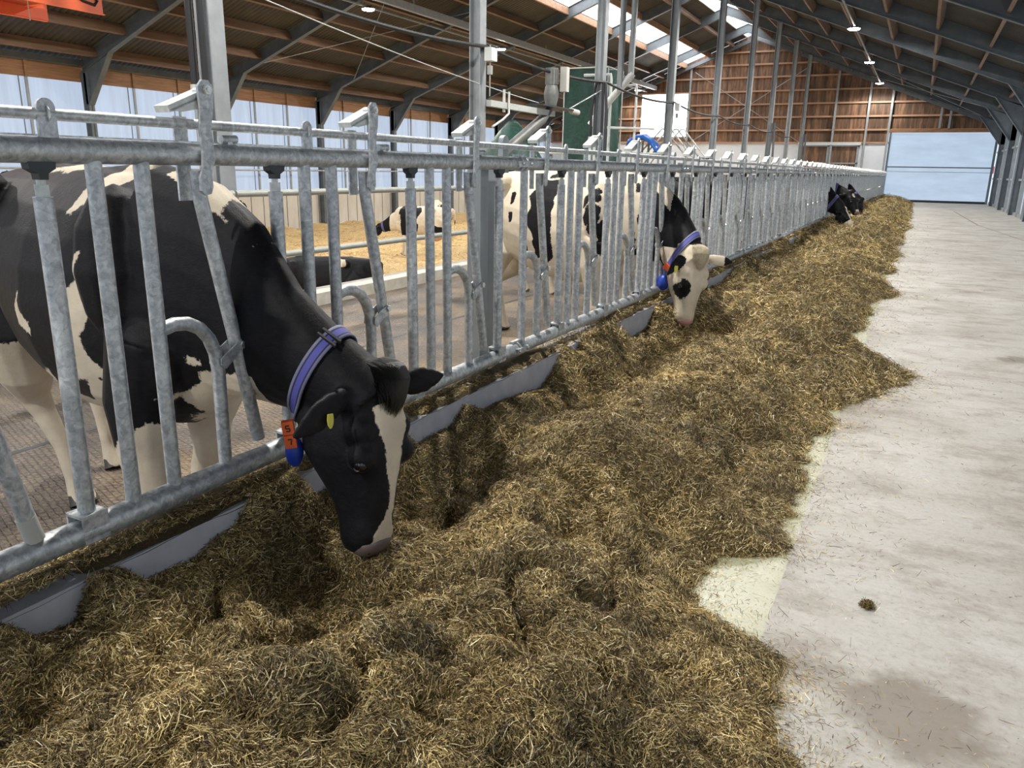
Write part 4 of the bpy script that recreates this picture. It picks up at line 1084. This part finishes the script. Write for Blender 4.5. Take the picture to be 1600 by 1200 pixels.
legs1=[
 # near fore leg
 [(wl(-2.18,1.70,.82),.15),(wl(-2.23,1.66,.60),.115),(wl(-2.24,1.66,.42),.084),(wl(-2.22,1.665,.28),.070),(wl(-2.22,1.67,.20),.056),(wl(-2.23,1.67,.03),.044),(wl(-2.23,1.67,-.05),.050),(wl(-2.21,1.67,-.14),.062)],
 # far fore leg, carpus pushed forward
 [(wl(-2.15,1.95,.80),.14),(wl(-2.22,1.98,.60),.112),(wl(-2.30,2.0,.44),.085),(wl(-2.30,2.0,.33),.068),(wl(-2.36,2.01,.24),.052),(wl(-2.42,2.02,.08),.04),(wl(-2.45,2.03,-.02),.045),(wl(-2.42,2.03,-.14),.060)],
 # near hind, far hind
 [(wl(-3.45,1.98,.92),.20),(wl(-3.32,1.93,.66),.165),(wl(-3.36,1.96,.50),.115),(wl(-3.42,2.02,.36),.066),(wl(-3.40,2.04,.28),.050),(wl(-3.33,2.06,.12),.038),(wl(-3.29,2.07,-.02),.044),(wl(-3.25,2.07,-.14),.062)],
 [(wl(-3.40,2.28,.90),.20),(wl(-3.32,2.34,.66),.15),(wl(-3.45,2.38,.50),.10),(wl(-3.60,2.42,.36),.06),(wl(-3.60,2.43,.30),.050),(wl(-3.58,2.44,.12),.038),(wl(-3.56,2.45,-.02),.044),(wl(-3.53,2.45,-.14),.062)]]
P1=dict(neck=neck1,poll=W1(-1.335,1.815,.775),muzzle=W1(-1.285,1.735,.265),face=D1(1,-.06,.14),legs=legs1,scale=1.065,slim_far=True,udder=False,ear_tip=(W1(-1.375,1.455,.690),W1(-1.27,2.04,.745)))
# white areas measured in the vertical plane along her near side (world x, z)
C1=dict(wedge=[(0.324, 1.525), (0.556, 1.529), (0.527, 1.496), (0.455, 1.443), (0.349, 1.364), (0.315, 1.356), (0.319, 1.426), (0.319, 1.479)],
  streak=[(-0.172, 1.492), (-0.057, 1.519), (0.161, 1.527), (0.023, 1.484)],
  w3=[(0.59, 1.274), (0.499, 1.223), (0.431, 1.132), (0.383, 1.11), (0.344, 1.133), (0.351, 1.09), (0.347, 1.028), (0.317, 0.961), (0.403, 0.946), (0.396, 0.897), (0.341, 0.881), (0.32, 0.791), (0.527, 0.83), (0.462, 0.901), (0.444, 0.973), (0.527, 1.065), (0.494, 1.119), (0.53, 1.2)],
  w4=[(0.114, 1.09), (0.038, 1.016), (0.046, 0.962), (0.15, 0.94), (0.159, 0.988), (0.098, 1.024)],
  w5=[(-0.176, 0.935), (-0.215, 0.894), (-0.323, 0.846), (-0.345, 0.781), (-0.287, 0.75), (-0.073, 0.756), (0.14, 0.809), (0.13, 0.755), (-0.543, 0.538), (-0.499, 0.635), (-0.311, 0.746), (-0.57, 0.796), (-0.345, 0.822)],
  legblack=[(0.369, 0.873), (0.497, 0.79), (0.484, 0.601), (0.515, 0.542), (0.633, 0.651), (0.743, 0.722), (0.745, 0.793), (0.832, 0.846), (0.841, 0.89), (0.961, 0.919), (0.997, 0.919), (1.036, 0.935), (1.13, 0.953), (1.187, 0.903), (1.207, 0.959), (1.27, 0.828), (1.353, 0.847), (1.38, 1.045)],
  strip=[(0.809, 0.687), (0.83, 0.658), (0.777, 0.604), (0.759, 0.551), (0.787, 0.524), (0.842, 0.533), (0.847, 0.616)],
  crest=[(0.717, 1.524), (0.811, 1.498), (0.884, 1.478), (0.952, 1.438), (1.006, 1.365), (0.979, 1.373), (0.912, 1.418), (0.806, 1.462), (0.711, 1.49)])
def coat1(V,info):
    Wd=V@np.array(R1).T+np.array(O1); y=Wd[:,1]; q=V[:,[0,2]]; near=V[:,1]<.02
    f=sdf_polys(q,[C1['w3'],C1['w4'],C1['w5']]); f=np.where(near,f,-.2)
    f=np.maximum(f,np.where(V[:,1]<.06,sdf_polys(q,[C1['wedge'],C1['streak']]),-.2))
    low=np.interp(V[:,0],[-1,-.3,.3,.45,1.4],[.86,.76,.70,.87,.93])-V[:,2]
    lb=sdf_polys(q,[C1['legblack'],[(.36,.9),(.5,.79),(.9,.9),(1.38,.95),(1.38,1.5),(.36,1.5)]])
    low=np.where(near,np.minimum(low,-lb),np.interp(V[:,0],[-1,1.4],[.72,.84])-V[:,2]); st=sdf_polys(q-np.array([-.065,-.02]),[C1['strip']]); low=np.where(near,np.minimum(low,-st),low)
    low=np.where(V[:,0]>1.10,-.3,low)
    f=np.maximum(f,np.minimum(low,.2))
    f=np.maximum(f,np.where(V[:,1]>-.09,sdf_polys(q,[C1['crest']]),-.3))
    f=np.maximum(f,.004-np.linalg.norm(q-np.array([1.101,1.30]),axis=1)); f=np.maximum(f,np.where(near,.016-np.linalg.norm((q-np.array([.856,.923]))*np.array([.6,1]),axis=1),-.3))
    f=np.maximum(f,.05-np.linalg.norm((Wd-np.array([-1.68,1.72,.62]))*np.array([.6,1,2]),axis=1))
    hx,hy,hz=head_coords(V,info)
    onh=(np.abs(hy)<.17)&(hx>-.05)&(hx<.57)&(hz>-.30)
    wdt=np.interp(hx,[.06,.075,.12,.17,.22,.28,.34,.38,.43,.465,.50],[.0,.076,.072,.058,.042,.032,.018,.015,.024,.048,.05]); off=np.interp(hx,[.05,.17,.3,.38,.46],[.008,.012,.018,.020,.002])
    bl=np.where((hz>-.075)&(hx>.055)&(hx<.515),wdt-np.abs(hy-off),-.2)
    f=np.where(onh,bl,f)
    jw=.016-np.abs(hz+.262)-np.abs(hx-.12)*.12; f=np.where((np.abs(hy)<.12)&(hx<.24)&(hx>.03)&(hz<-.2),np.maximum(f,jw),f)
    return f
cow1,inf1,V1=make_cow('cow',O1,A1,P1,coat1,'big mostly black cow with a white blaze eating at the nearest headlock',voxel=.0075,smooth_it=7,
    collar=(W1(-1.56,1.775,.735),D1(.85,.08,-.48),.044))
forelock(cow1,inf1,M['tuft'],6500,.108,.070)
# ear tag
H1=inf1['H']
def ear_tag(root,info,tip,s,t=.55,size=.030,col='yellow'):
    H=info['H']; e0=H(.03,s*.085,-.045); e1=Vector(tip); c=e0.lerp(e1,t); ax=info['ax']; fz=info['fz']; d=(e1-e0).normalized()
    n=fz; c=c+fz*.018*info['S']+ax*.020
    mb=MB(); up=ax.normalized(); sd=n.cross(up).normalized()
    q=[(-.5,-1),(.5,-1),(.62,-.2),(.5,.6),(.12,1.15),(-.12,1.15),(-.5,.6),(-.62,-.2)]
    V=[c+sd*(a*size)+up*(b*size)+n*k for k in (0,.003) for a,b in q]; m=len(q)
    mb.add(V,[tuple(range(m-1,-1,-1)),tuple(range(m,2*m))]+[(i,(i+1)%m,m+(i+1)%m,m+i) for i in range(m)])
    o=mb.build('ear_tag',M[col],root)
    return o
ear_tag(cow1,inf1,P1['ear_tip'][0],-1,.50,.019)
def collar_extras(root,info,size=1.0,digits=True):
    cpt,nrm,u,v,ring,co=info['collar']; K=len(ring)
    def at(th):
        k=int(round(th/(2*PI)*K))%K; p=Vector(ring[k]); k2=(k+1)%K; k0=(k-1)%K; t=(Vector(ring[k2])-Vector(ring[k0])).normalized(); n=(p-cpt).normalized(); n=(n-t*n.dot(t)).normalized(); return p,t,n
    return at
at1=collar_extras(cow1,inf1)
def pick(at,target):
    """angle on the collar ring closest to a local point"""
    best=min(range(96),key=lambda i:(at(2*PI*i/96)[0]-Vector(target)).length); return at(2*PI*best/96)
# orange number blocks, on the near lower side of the collar
p,t,n=pick(at1,W1(-1.60,1.66,.60)); co1=inf1['collar'][5]; nr=inf1['collar'][1]
if t.z>0: t=-t
def SEG(mb,c,t,nn,w,txt,h=.017):
    """dark strokes of a figure on a block; t = reading-down direction, w = across"""
    for (a0,b0,a1,b1) in txt: mb.bar(c+w*(a0*h)+t*(b0*h)+nn*.0125,c+w*(a1*h)+t*(b1*h)+nn*.0125,.0035,.0015,nn)
t=D1(.06,.10,-1).normalized(); nr_=D1(.80,.60,0); nr_=(nr_-t*nr_.dot(t)).normalized(); n=t.cross(nr_).normalized()
if n.dot(D1(1,-1,0))<0: n=-n
p=W1(-1.59,1.672,.600)
for k,(dd,txt) in enumerate(((-.022,[(.5,-.8,-.5,-.8),(-.5,-.8,-.5,0),(-.5,0,.5,0),(.5,0,.5,.8),(.5,.8,-.5,.8)]),(.022,[(-.5,-.8,.5,-.8),(.5,-.8,.1,.8)]))):
    c=p+t*dd; b=MB(); b.obox(c,t*.0205,nr_*.017,n*.011); o=b.build('number_block',M['orange'],co1)
    e=MB(); SEG(e,c,t,n,nr_,txt,.011); e.build('figure',M['digit'],o)
p=W1(-1.60,1.70,.535); b=MB(); b.ball(p,.040,14,(.75,.7,1.3)); b.build('blue_transponder',M['blue'],co1,180)
# buckle
p,t,n=pick(at1,W1(-1.45,1.72,.90)); b=MB(); b.obox(p+n*.007,t*.004,nr*.034,n*.006); b.obox(p+n*.007+t*.022,t*.003,nr*.034,n*.005); b.build('buckle',M['black'],co1)

# --- cow 2: spotted, white face
A2=-math.radians(14); O2=Vector((-2.776,6.344,ZA)); R2=Matrix.Rotation(A2,3,'Z')
def W2(x,y,z): return R2.inverted()@(Vector((x,y,z))-O2)
def D2(x,y,z): return R2.inverted()@Vector((x,y,z))
neck2=[(W2(-2.2,6.18,1.03),.20,.36,D2(1,0,-.1)),(W2(-1.97,6.15,1.0),.15,.34,D2(1,0,-.25)),(W2(-1.80,6.14,.95),.115,.29,D2(1,-.1,-.4)),(W2(-1.70,6.12,.89),.11,.24,D2(1,-.2,-.5)),(W2(-1.60,6.06,.81),.115,.19,D2(1,-.4,-.6)),(W2(-1.53,6.0,.74),.12,.155,D2(1,-.5,-.8)),(W2(-1.47,5.95,.69),.11,.125,D2(1,-.5,-1))]
P2=dict(neck=neck2,poll=W2(-1.43,5.93,.79),muzzle=W2(-1.45,5.87,.255),face=D2(.74,-.68,.22),legs=standing_legs((0,.1,.02,-.10)),scale=1.065,udder=False,ear_tip=(W2(-1.60,5.70,.635),W2(-1.20,6.12,.715)))
SPOTS2=[[(-1.053, 1.384), (-0.95, 1.444), (-0.767, 1.427), (-0.837, 1.375), (-0.918, 1.337), (-0.949, 1.351), (-0.98, 1.299), (-0.959, 1.198), (-0.917, 1.126), (-0.948, 1.036), (-0.951, 0.947), (-0.989, 1.019), (-1.032, 1.18)],
 [(-0.733, 1.252), (-0.703, 1.218), (-0.722, 1.153), (-0.762, 1.166), (-0.762, 1.208)],
 [(-0.693, 1.19), (-0.688, 1.155), (-0.732, 1.11), (-0.736, 1.146)],
 [(-0.722, 1.111), (-0.696, 1.084), (-0.711, 1.044), (-0.741, 1.06)],
 [(0.008, 1.43), (0.127, 1.439), (0.17, 1.402), (0.193, 0.831), (0.118, 0.784), (0.064, 0.82), (0.021, 0.803), (-0.001, 0.923), (0.005, 1.004), (-0.068, 1.106), (-0.028, 1.227), (-0.083, 1.311), (-0.033, 1.371)],
 [(-0.298, 1.317), (-0.262, 1.318), (-0.27, 1.257), (-0.291, 1.243)],
 [(-0.295, 1.162), (-0.264, 1.17), (-0.27, 1.095), (-0.293, 1.087)],
 [(-0.154, 0.993), (-0.118, 0.996), (-0.121, 0.955), (-0.153, 0.96)],
 [(-0.166, 0.897), (-0.13, 0.9), (-0.135, 0.842), (-0.165, 0.849)],
 [(-0.119, 0.894), (-0.088, 0.896), (-0.087, 0.846), (-0.11, 0.844)],
 [(0.467, 1.435), (0.553, 1.437), (0.554, 1.406), (0.486, 1.38), (0.462, 1.391)],
 [(0.548, 1.382), (0.586, 1.389), (0.618, 1.365), (0.589, 1.334), (0.559, 1.327), (0.477, 1.249), (0.466, 1.298), (0.52, 1.331)],
 [(0.62, 1.329), (0.597, 1.328), (0.591, 1.303), (0.621, 1.304)],
 [(0.554, 1.277), (0.625, 1.243), (0.622, 1.156), (0.589, 1.192), (0.567, 1.166), (0.515, 1.113), (0.489, 1.162), (0.525, 1.239)],
 [(0.583, 1.167), (0.622, 1.156), (0.61, 1.093), (0.543, 1.039), (0.517, 1.075), (0.545, 1.14)],
 [(0.646, 1.145), (0.648, 0.97), (0.638, 0.881), (0.558, 0.913), (0.571, 0.952), (0.617, 0.968), (0.607, 1.018), (0.625, 1.107)],
 [(0.024, 1.476), (0.058, 1.487), (0.117, 1.477), (0.112, 1.468), (0.041, 1.466)],
 [(0.844, 1.432), (0.881, 1.415), (0.876, 1.379), (0.856, 1.367)],
 [(0.984, 1.271), (0.976, 1.187), (0.954, 1.186), (0.956, 1.258)],
 [(0.896, 1.195), (0.925, 1.19), (0.92, 1.16), (0.896, 1.134), (0.884, 1.164)],
 [(0.983, 1.079), (0.989, 0.897), (0.972, 0.822), (0.949, 0.845), (0.939, 0.991), (0.921, 1.039)],
 [(0.838, 1.082), (0.846, 1.058), (0.85, 0.886), (0.825, 0.934), (0.827, 1.069)]]
def coat2(V,info):
    Wd=V@np.array(R2).T+np.array(O2); x,y,z=Wd.T; q=V[:,[0,2]]
    d=sdf_polys(q,SPOTS2)+.010+(vnoise(V[:,0]*30,V[:,2]*30,77)-.5)*.016
    d=np.where(V[:,1]<.02,d,random_coat(88,.2,.1,.25,10)(V,info)*0-.1)
    # neck black, cream crest, one cream fleck under the collar
    nk=np.minimum(x+1.93,.1); nk=np.where(x<-1.70,np.minimum(nk,1.20-(x+1.80)*1.25-z),nk)
    d=np.maximum(d,np.where(x>-1.95,nk,-.3))
    d=np.where((np.linalg.norm((Wd-np.array([-1.62,5.93,.66]))*np.array([1,.6,1]),axis=1)<.045)&(x>-1.9),-.02,d)
    f=-d
    hx,hy,hz=head_coords(V,info); onh=(np.abs(hy)<.16)&(hx>-.02)&(hx<.57)&(hz>-.30)
    e1=.046-np.sqrt(((hx-.27)*.62)**2+((hy+.085))**2+np.minimum(hz+.03,0)**2*.25); e2=.024-np.sqrt((hx-.24)**2*.5+(hy-.112)**2+(hz+.006)**2)
    hf=np.minimum(-np.maximum(e1,e2),.05); f=np.where(onh,hf,f)
    poll=(hx<=-.02)&(hx>-.055)&(np.abs(hy)<.12)&(hz>-.12); f=np.where(poll,.05,f)
    far_ear=(hx>-.14)&(hx<.20)&(hy>.13)&(hz>-.2); f=np.where(far_ear,.225-hy,f)
    nt=np.array(P2['ear_tip'][0]); e0=np.array(info['H'](.035,-.10,-.06)); tt=np.clip(((V-e0)@(nt-e0))/((nt-e0)@(nt-e0)),0,1); de=np.linalg.norm(V-e0-tt[:,None]*(nt-e0),axis=1)
    f=np.where((de<.055)&(tt>.08),-.04,f)
    return f
cow2,inf2,V2=make_cow('cow',O2,A2,P2,coat2,'white-faced spotted cow with a black eye patch eating through the barrier',voxel=.011,smooth_it=5,nose='pinknose',collar=(W2(-1.57,6.04,.775),D2(.78,-.15,-.55),.055))
forelock(cow2,inf2,M['creamtuft'],2200,.13,.066)
ear_tag(cow2,inf2,P2['ear_tip'][0],-1,.55,.026)
at2=collar_extras(cow2,inf2); p,t,n=pick(at2,W2(-1.62,5.93,.64)); nr=inf2['collar'][1]; co2=inf2['collar'][5]
MB().obox(p+n*.008,t*.024,nr*.028,n*.010).build('number_block',M['orange'],co2)
p,t,n=pick(at2,W2(-1.66,5.96,.57)); MB().ball(p+Vector((.0,-.02,-.07)),.055,14,(.9,.8,1.15)).build('blue_transponder',M['blue'],co2,180)

# --- generic poses
def neck_line(pts): 
    out=[]; n=len(pts)
    for i,(p,a,b) in enumerate(pts):
        q0=Vector(pts[max(i-1,0)][0]); q1=Vector(pts[min(i+1,n-1)][0]); out.append((p,a,b,(q1-q0)))
    return out
def pose_level(yaw=0,up=0): # head carried forward at back height
    c,s=math.cos(yaw),math.sin(yaw)
    pl=(1.22+.0*c,.22*s,1.42+up); mz=(pl[0]+.44*c,pl[1]+.44*s,pl[2]-.28)
    return dict(neck=neck_line([((.6,0,1.05),.2,.34),((.8,0,1.12),.15,.26),((1.0,.07*s,1.22+up*.5),.115,.19),((1.13,.14*s,1.30+up*.8),.105,.15),((1.2,.2*s,1.36+up),.1,.12)]),poll=pl,muzzle=mz,face=(.45*c,.45*s,.8),legs=standing_legs((.06,-.05,.1,-.06)))
def pose_eat(): # head down through the barrier, local frame
    return dict(neck=neck_line([((.62,0,1.1),.2,.34),((.85,0,1.10),.15,.31),((1.02,0,1.03),.115,.26),((1.18,0,.92),.11,.2),((1.32,0,.84),.115,.16),((1.40,0,.80),.11,.125)]),poll=(1.45,0,.90),muzzle=(1.52,-.05,.40),face=(.95,0,.2),legs=standing_legs((0,.1,.05,-.1)))
def pose_graze(): # head low, towards straw
    return dict(neck=neck_line([((.6,0,1.0),.19,.33),((.82,0,.95),.14,.26),((1.02,0,.86),.11,.19),((1.18,0,.80),.1,.15),((1.28,0,.80),.1,.12)]),poll=(1.32,0,.86),muzzle=(1.72,0,.62),face=(.4,0,.9),legs=standing_legs((.1,-.1,.05,-.05)))
def pose_lying():
    P=dict(neck=neck_line([((.6,0,.45),.2,.32),((.8,.02,.55),.14,.24),((.95,.06,.68),.11,.17),((1.02,.1,.78),.1,.13)]),poll=(1.04,.12,.86),muzzle=(1.38,.3,.62),face=(.4,.2,.8),lying=True)
    L_=[]
    for s in (-1,1):
        L_.append([((.55,s*.2,.38),.15),((.62,s*.28,.16),.08),((.85,s*.26,.07),.055),((.70,s*.30,.05),.04),((.55,s*.32,.045),.04)])
        L_.append([((-.6,s*.2,.42),.22),((-.35,s*.38,.22),.13),((-.30,s*.46,.10),.07),((-.55,s*.48,.06),.05),((-.3,s*.5,.045),.042),((-.12,s*.5,.04),.045)])
    P['legs']=L_; return P
def blackcoat(face=None,seed=0,legs=True):
    base=random_coat(seed,.2,.08,.17,5,legs)
    def f(V,info):
        r=base(V,info); r=np.where(V[:,0]>.75,-.1,r)
        hx,hy,hz=head_coords(V,info); on=(np.abs(hy)<.16)&(hx>-.04)&(hx<.6)&(hz>-.27)
        h=np.full(len(V),-.2)
        if face=='star': h=np.maximum(.035-np.sqrt(((hx-.10)*.7)**2+hy**2)-np.where(hz<-.06,.2,0), np.where(hx>.44,.04-np.abs(hy)-np.where(hz<-.1,.2,0),-.2))
        if face=='muzzle': h=np.where(hx>.30,.1,.03-np.abs(hy)); 
        if face=='white': h=np.where(np.abs(hy)>.09,-.03,.06)
        if face=='spot': h=np.maximum(.03-np.sqrt((hx-.04)**2+hy**2),.03-np.sqrt((hx-.30)**2*.6+hy**2)-np.where(hz<-.06,.2,0))
        return np.where(on,h,r)
    return f
BX=lambda x,y,z=ZA:(x,y,z)
# far heads at the barrier
def far_head(loc,rz,P,coat,label,col=True):
    c=None
    if col:
        k=P['neck'][-3]; c=(k[0],k[3],.06)
    return make_cow('cow',loc,rz,P,coat,label,voxel=.02,collar=c,smooth_it=3,detail=True)
Pu=pose_eat(); Pu['neck']=neck_line([((.62,0,1.1),.2,.34),((.85,0,1.14),.14,.27),((1.05,0,1.12),.115,.21),((1.22,-.03,1.08),.11,.17),((1.33,-.06,1.06),.11,.13)]); Pu['poll']=(1.40,-.08,1.15); Pu['muzzle']=(1.62,-.28,.72); Pu['face']=(.65,-.62,.4)
r_,i_,_v=far_head((-2.80,19.85,ZA),0,Pu,blackcoat('star',seed=2),'far black cow with a white star looking out, head raised, ears spread')
a_=collar_extras(r_,i_); p,t,n=pick(a_,Vector(i_['collar'][0])+Vector((0,-.2,-.05))); MB().obox(p+n*.01,t*.05,i_['collar'][1]*.03,n*.01).build('number_block',M['orange'],i_['collar'][5])
p,t,n=pick(a_,Vector(i_['collar'][0])+Vector((0,-.1,-.3))); MB().ball(p+Vector((0,0,-.05)),.055,10,(.9,.8,1.2)).build('blue_transponder',M['blue'],i_['collar'][5],180)
Pd=pose_eat(); Pd['poll']=(1.45,0,.82); Pd['muzzle']=(1.72,-.10,.42); Pd['face']=(.6,-.2,.8)
far_head((-2.86,18.55,ZA),0,Pd,blackcoat('muzzle',seed=6),'far cow with a white muzzle lowered into the feed below the star-faced cow')
far_head((-2.80,23.3,ZA),0,pose_eat(),blackcoat('spot',seed=9),'furthest feeding cow, black head down with a small white forehead spot')
# cows in the alley behind the barrier
make_cow('cow',(-4.75,3.55,ZA),math.radians(165),pose_level(),random_coat(11,.5,.16,.30,14),'cream and black cow standing partly hidden behind the big black cow',voxel=.02,smooth_it=3)
make_cow('cow',(-3.9,9.6,ZA),math.radians(62),pose_level(.3),random_coat(23,.6,.10,.2,12),'cream cow with dark patches in the alley behind the white-faced cow, udder showing',voxel=.02,smooth_it=3)
make_cow('cow',(-4.1,12.3,ZA),math.radians(20),pose_level(),blackcoat('spot',seed=31),'black cow standing in the alley seen through the bars past the white-faced cow',voxel=.022,smooth_it=3)
make_cow('cow',(-4.6,13.9,ZA),math.radians(100),pose_level(-.3),random_coat(37,.55,.12,.24,12),'spotted cow standing far back in the alley seen through the narrow bars',voxel=.022,smooth_it=3)
make_cow('cow',(-4.3,16.9,ZA),math.radians(30),pose_level(.2),blackcoat('star',seed=41),'dark cow far along the alley in the last gaps between the bars',voxel=.022,smooth_it=3)
# lying black cow and others in the straw
zs=lambda x,y: float(yard_h(np.array([x]),np.array([y]))[0])-.03
LY=(-9.05,10.65); 
make_cow('cow',(LY[0],LY[1],zs(*LY)),math.radians(208),pose_lying(),blackcoat('spot',8,False),'black cow lying down in the straw just beyond the yard kerb',voxel=.018,smooth_it=4)
SC=(-12.75,19.3); gp=pose_graze()
def gcoat(V,info):
    f=random_coat(52,.5,.16,.28,14)(V,info); f=np.where(V[:,0]>.95,-.08,f); f=np.where((V[:,0]<.55)&(V[:,0]>.12)&(V[:,2]>.6),-.05,f); return f
make_cow('cow',(SC[0],SC[1],zs(*SC)),math.radians(196),gp,gcoat,'spotted cow with a black head walking across the straw with its head low',voxel=.018,smooth_it=4,collar=(gp['neck'][3][0],gp['neck'][3][3],.06))
SD=(-15.6,24.6)
make_cow('cow',(SD[0],SD[1],zs(*SD)),math.radians(-60),pose_level(),random_coat(57,.5,.12,.22,12),'small distant cow behind the walking spotted cow, face showing between two bars',voxel=.022,smooth_it=3)
SE=(-19.6,18.8)
make_cow('cow',(SE[0],SE[1],zs(*SE)),math.radians(-35),pose_graze(),blackcoat('muzzle',seed=60),'black cow with a white muzzle standing by the far curtain wall',voxel=.022,smooth_it=3)

# ---------------------------------------------------------------- world, camera
w = bpy.data.worlds.new('daylight'); sc.world = w; w.use_nodes = True
bg = w.node_tree.nodes['Background']; bg.inputs['Color'].default_value = (.72,.84,1,1); bg.inputs['Strength'].default_value = .8
cam = bpy.data.cameras.new('camera'); co = bpy.data.objects.new('camera', cam); COL.objects.link(co); sc.camera = co
cam.sensor_fit = 'HORIZONTAL'; cam.sensor_width = 36; cam.lens = 36*1215/1600; cam.clip_start = .05; cam.clip_end = 200
Xc=(.89050883,.13603774,-.43415177); Yc=(.45464344,-.23015439,.86042333); Uc=(.01712811,-.96359882,-.26680318)
# rows are world axes in camera coordinates (x right, y down, z forward)
R = Matrix(((Xc[0],-Xc[1],-Xc[2]),(Yc[0],-Yc[1],-Yc[2]),(Uc[0],-Uc[1],-Uc[2])))
co.matrix_world = Matrix.Translation((0,0,CAMH)) @ R.to_4x4()
vs = sc.view_settings; vs.view_transform = 'Standard'; vs.look = 'None'; vs.gamma = 1; vs.use_curve_mapping = False; vs.exposure = 0.5
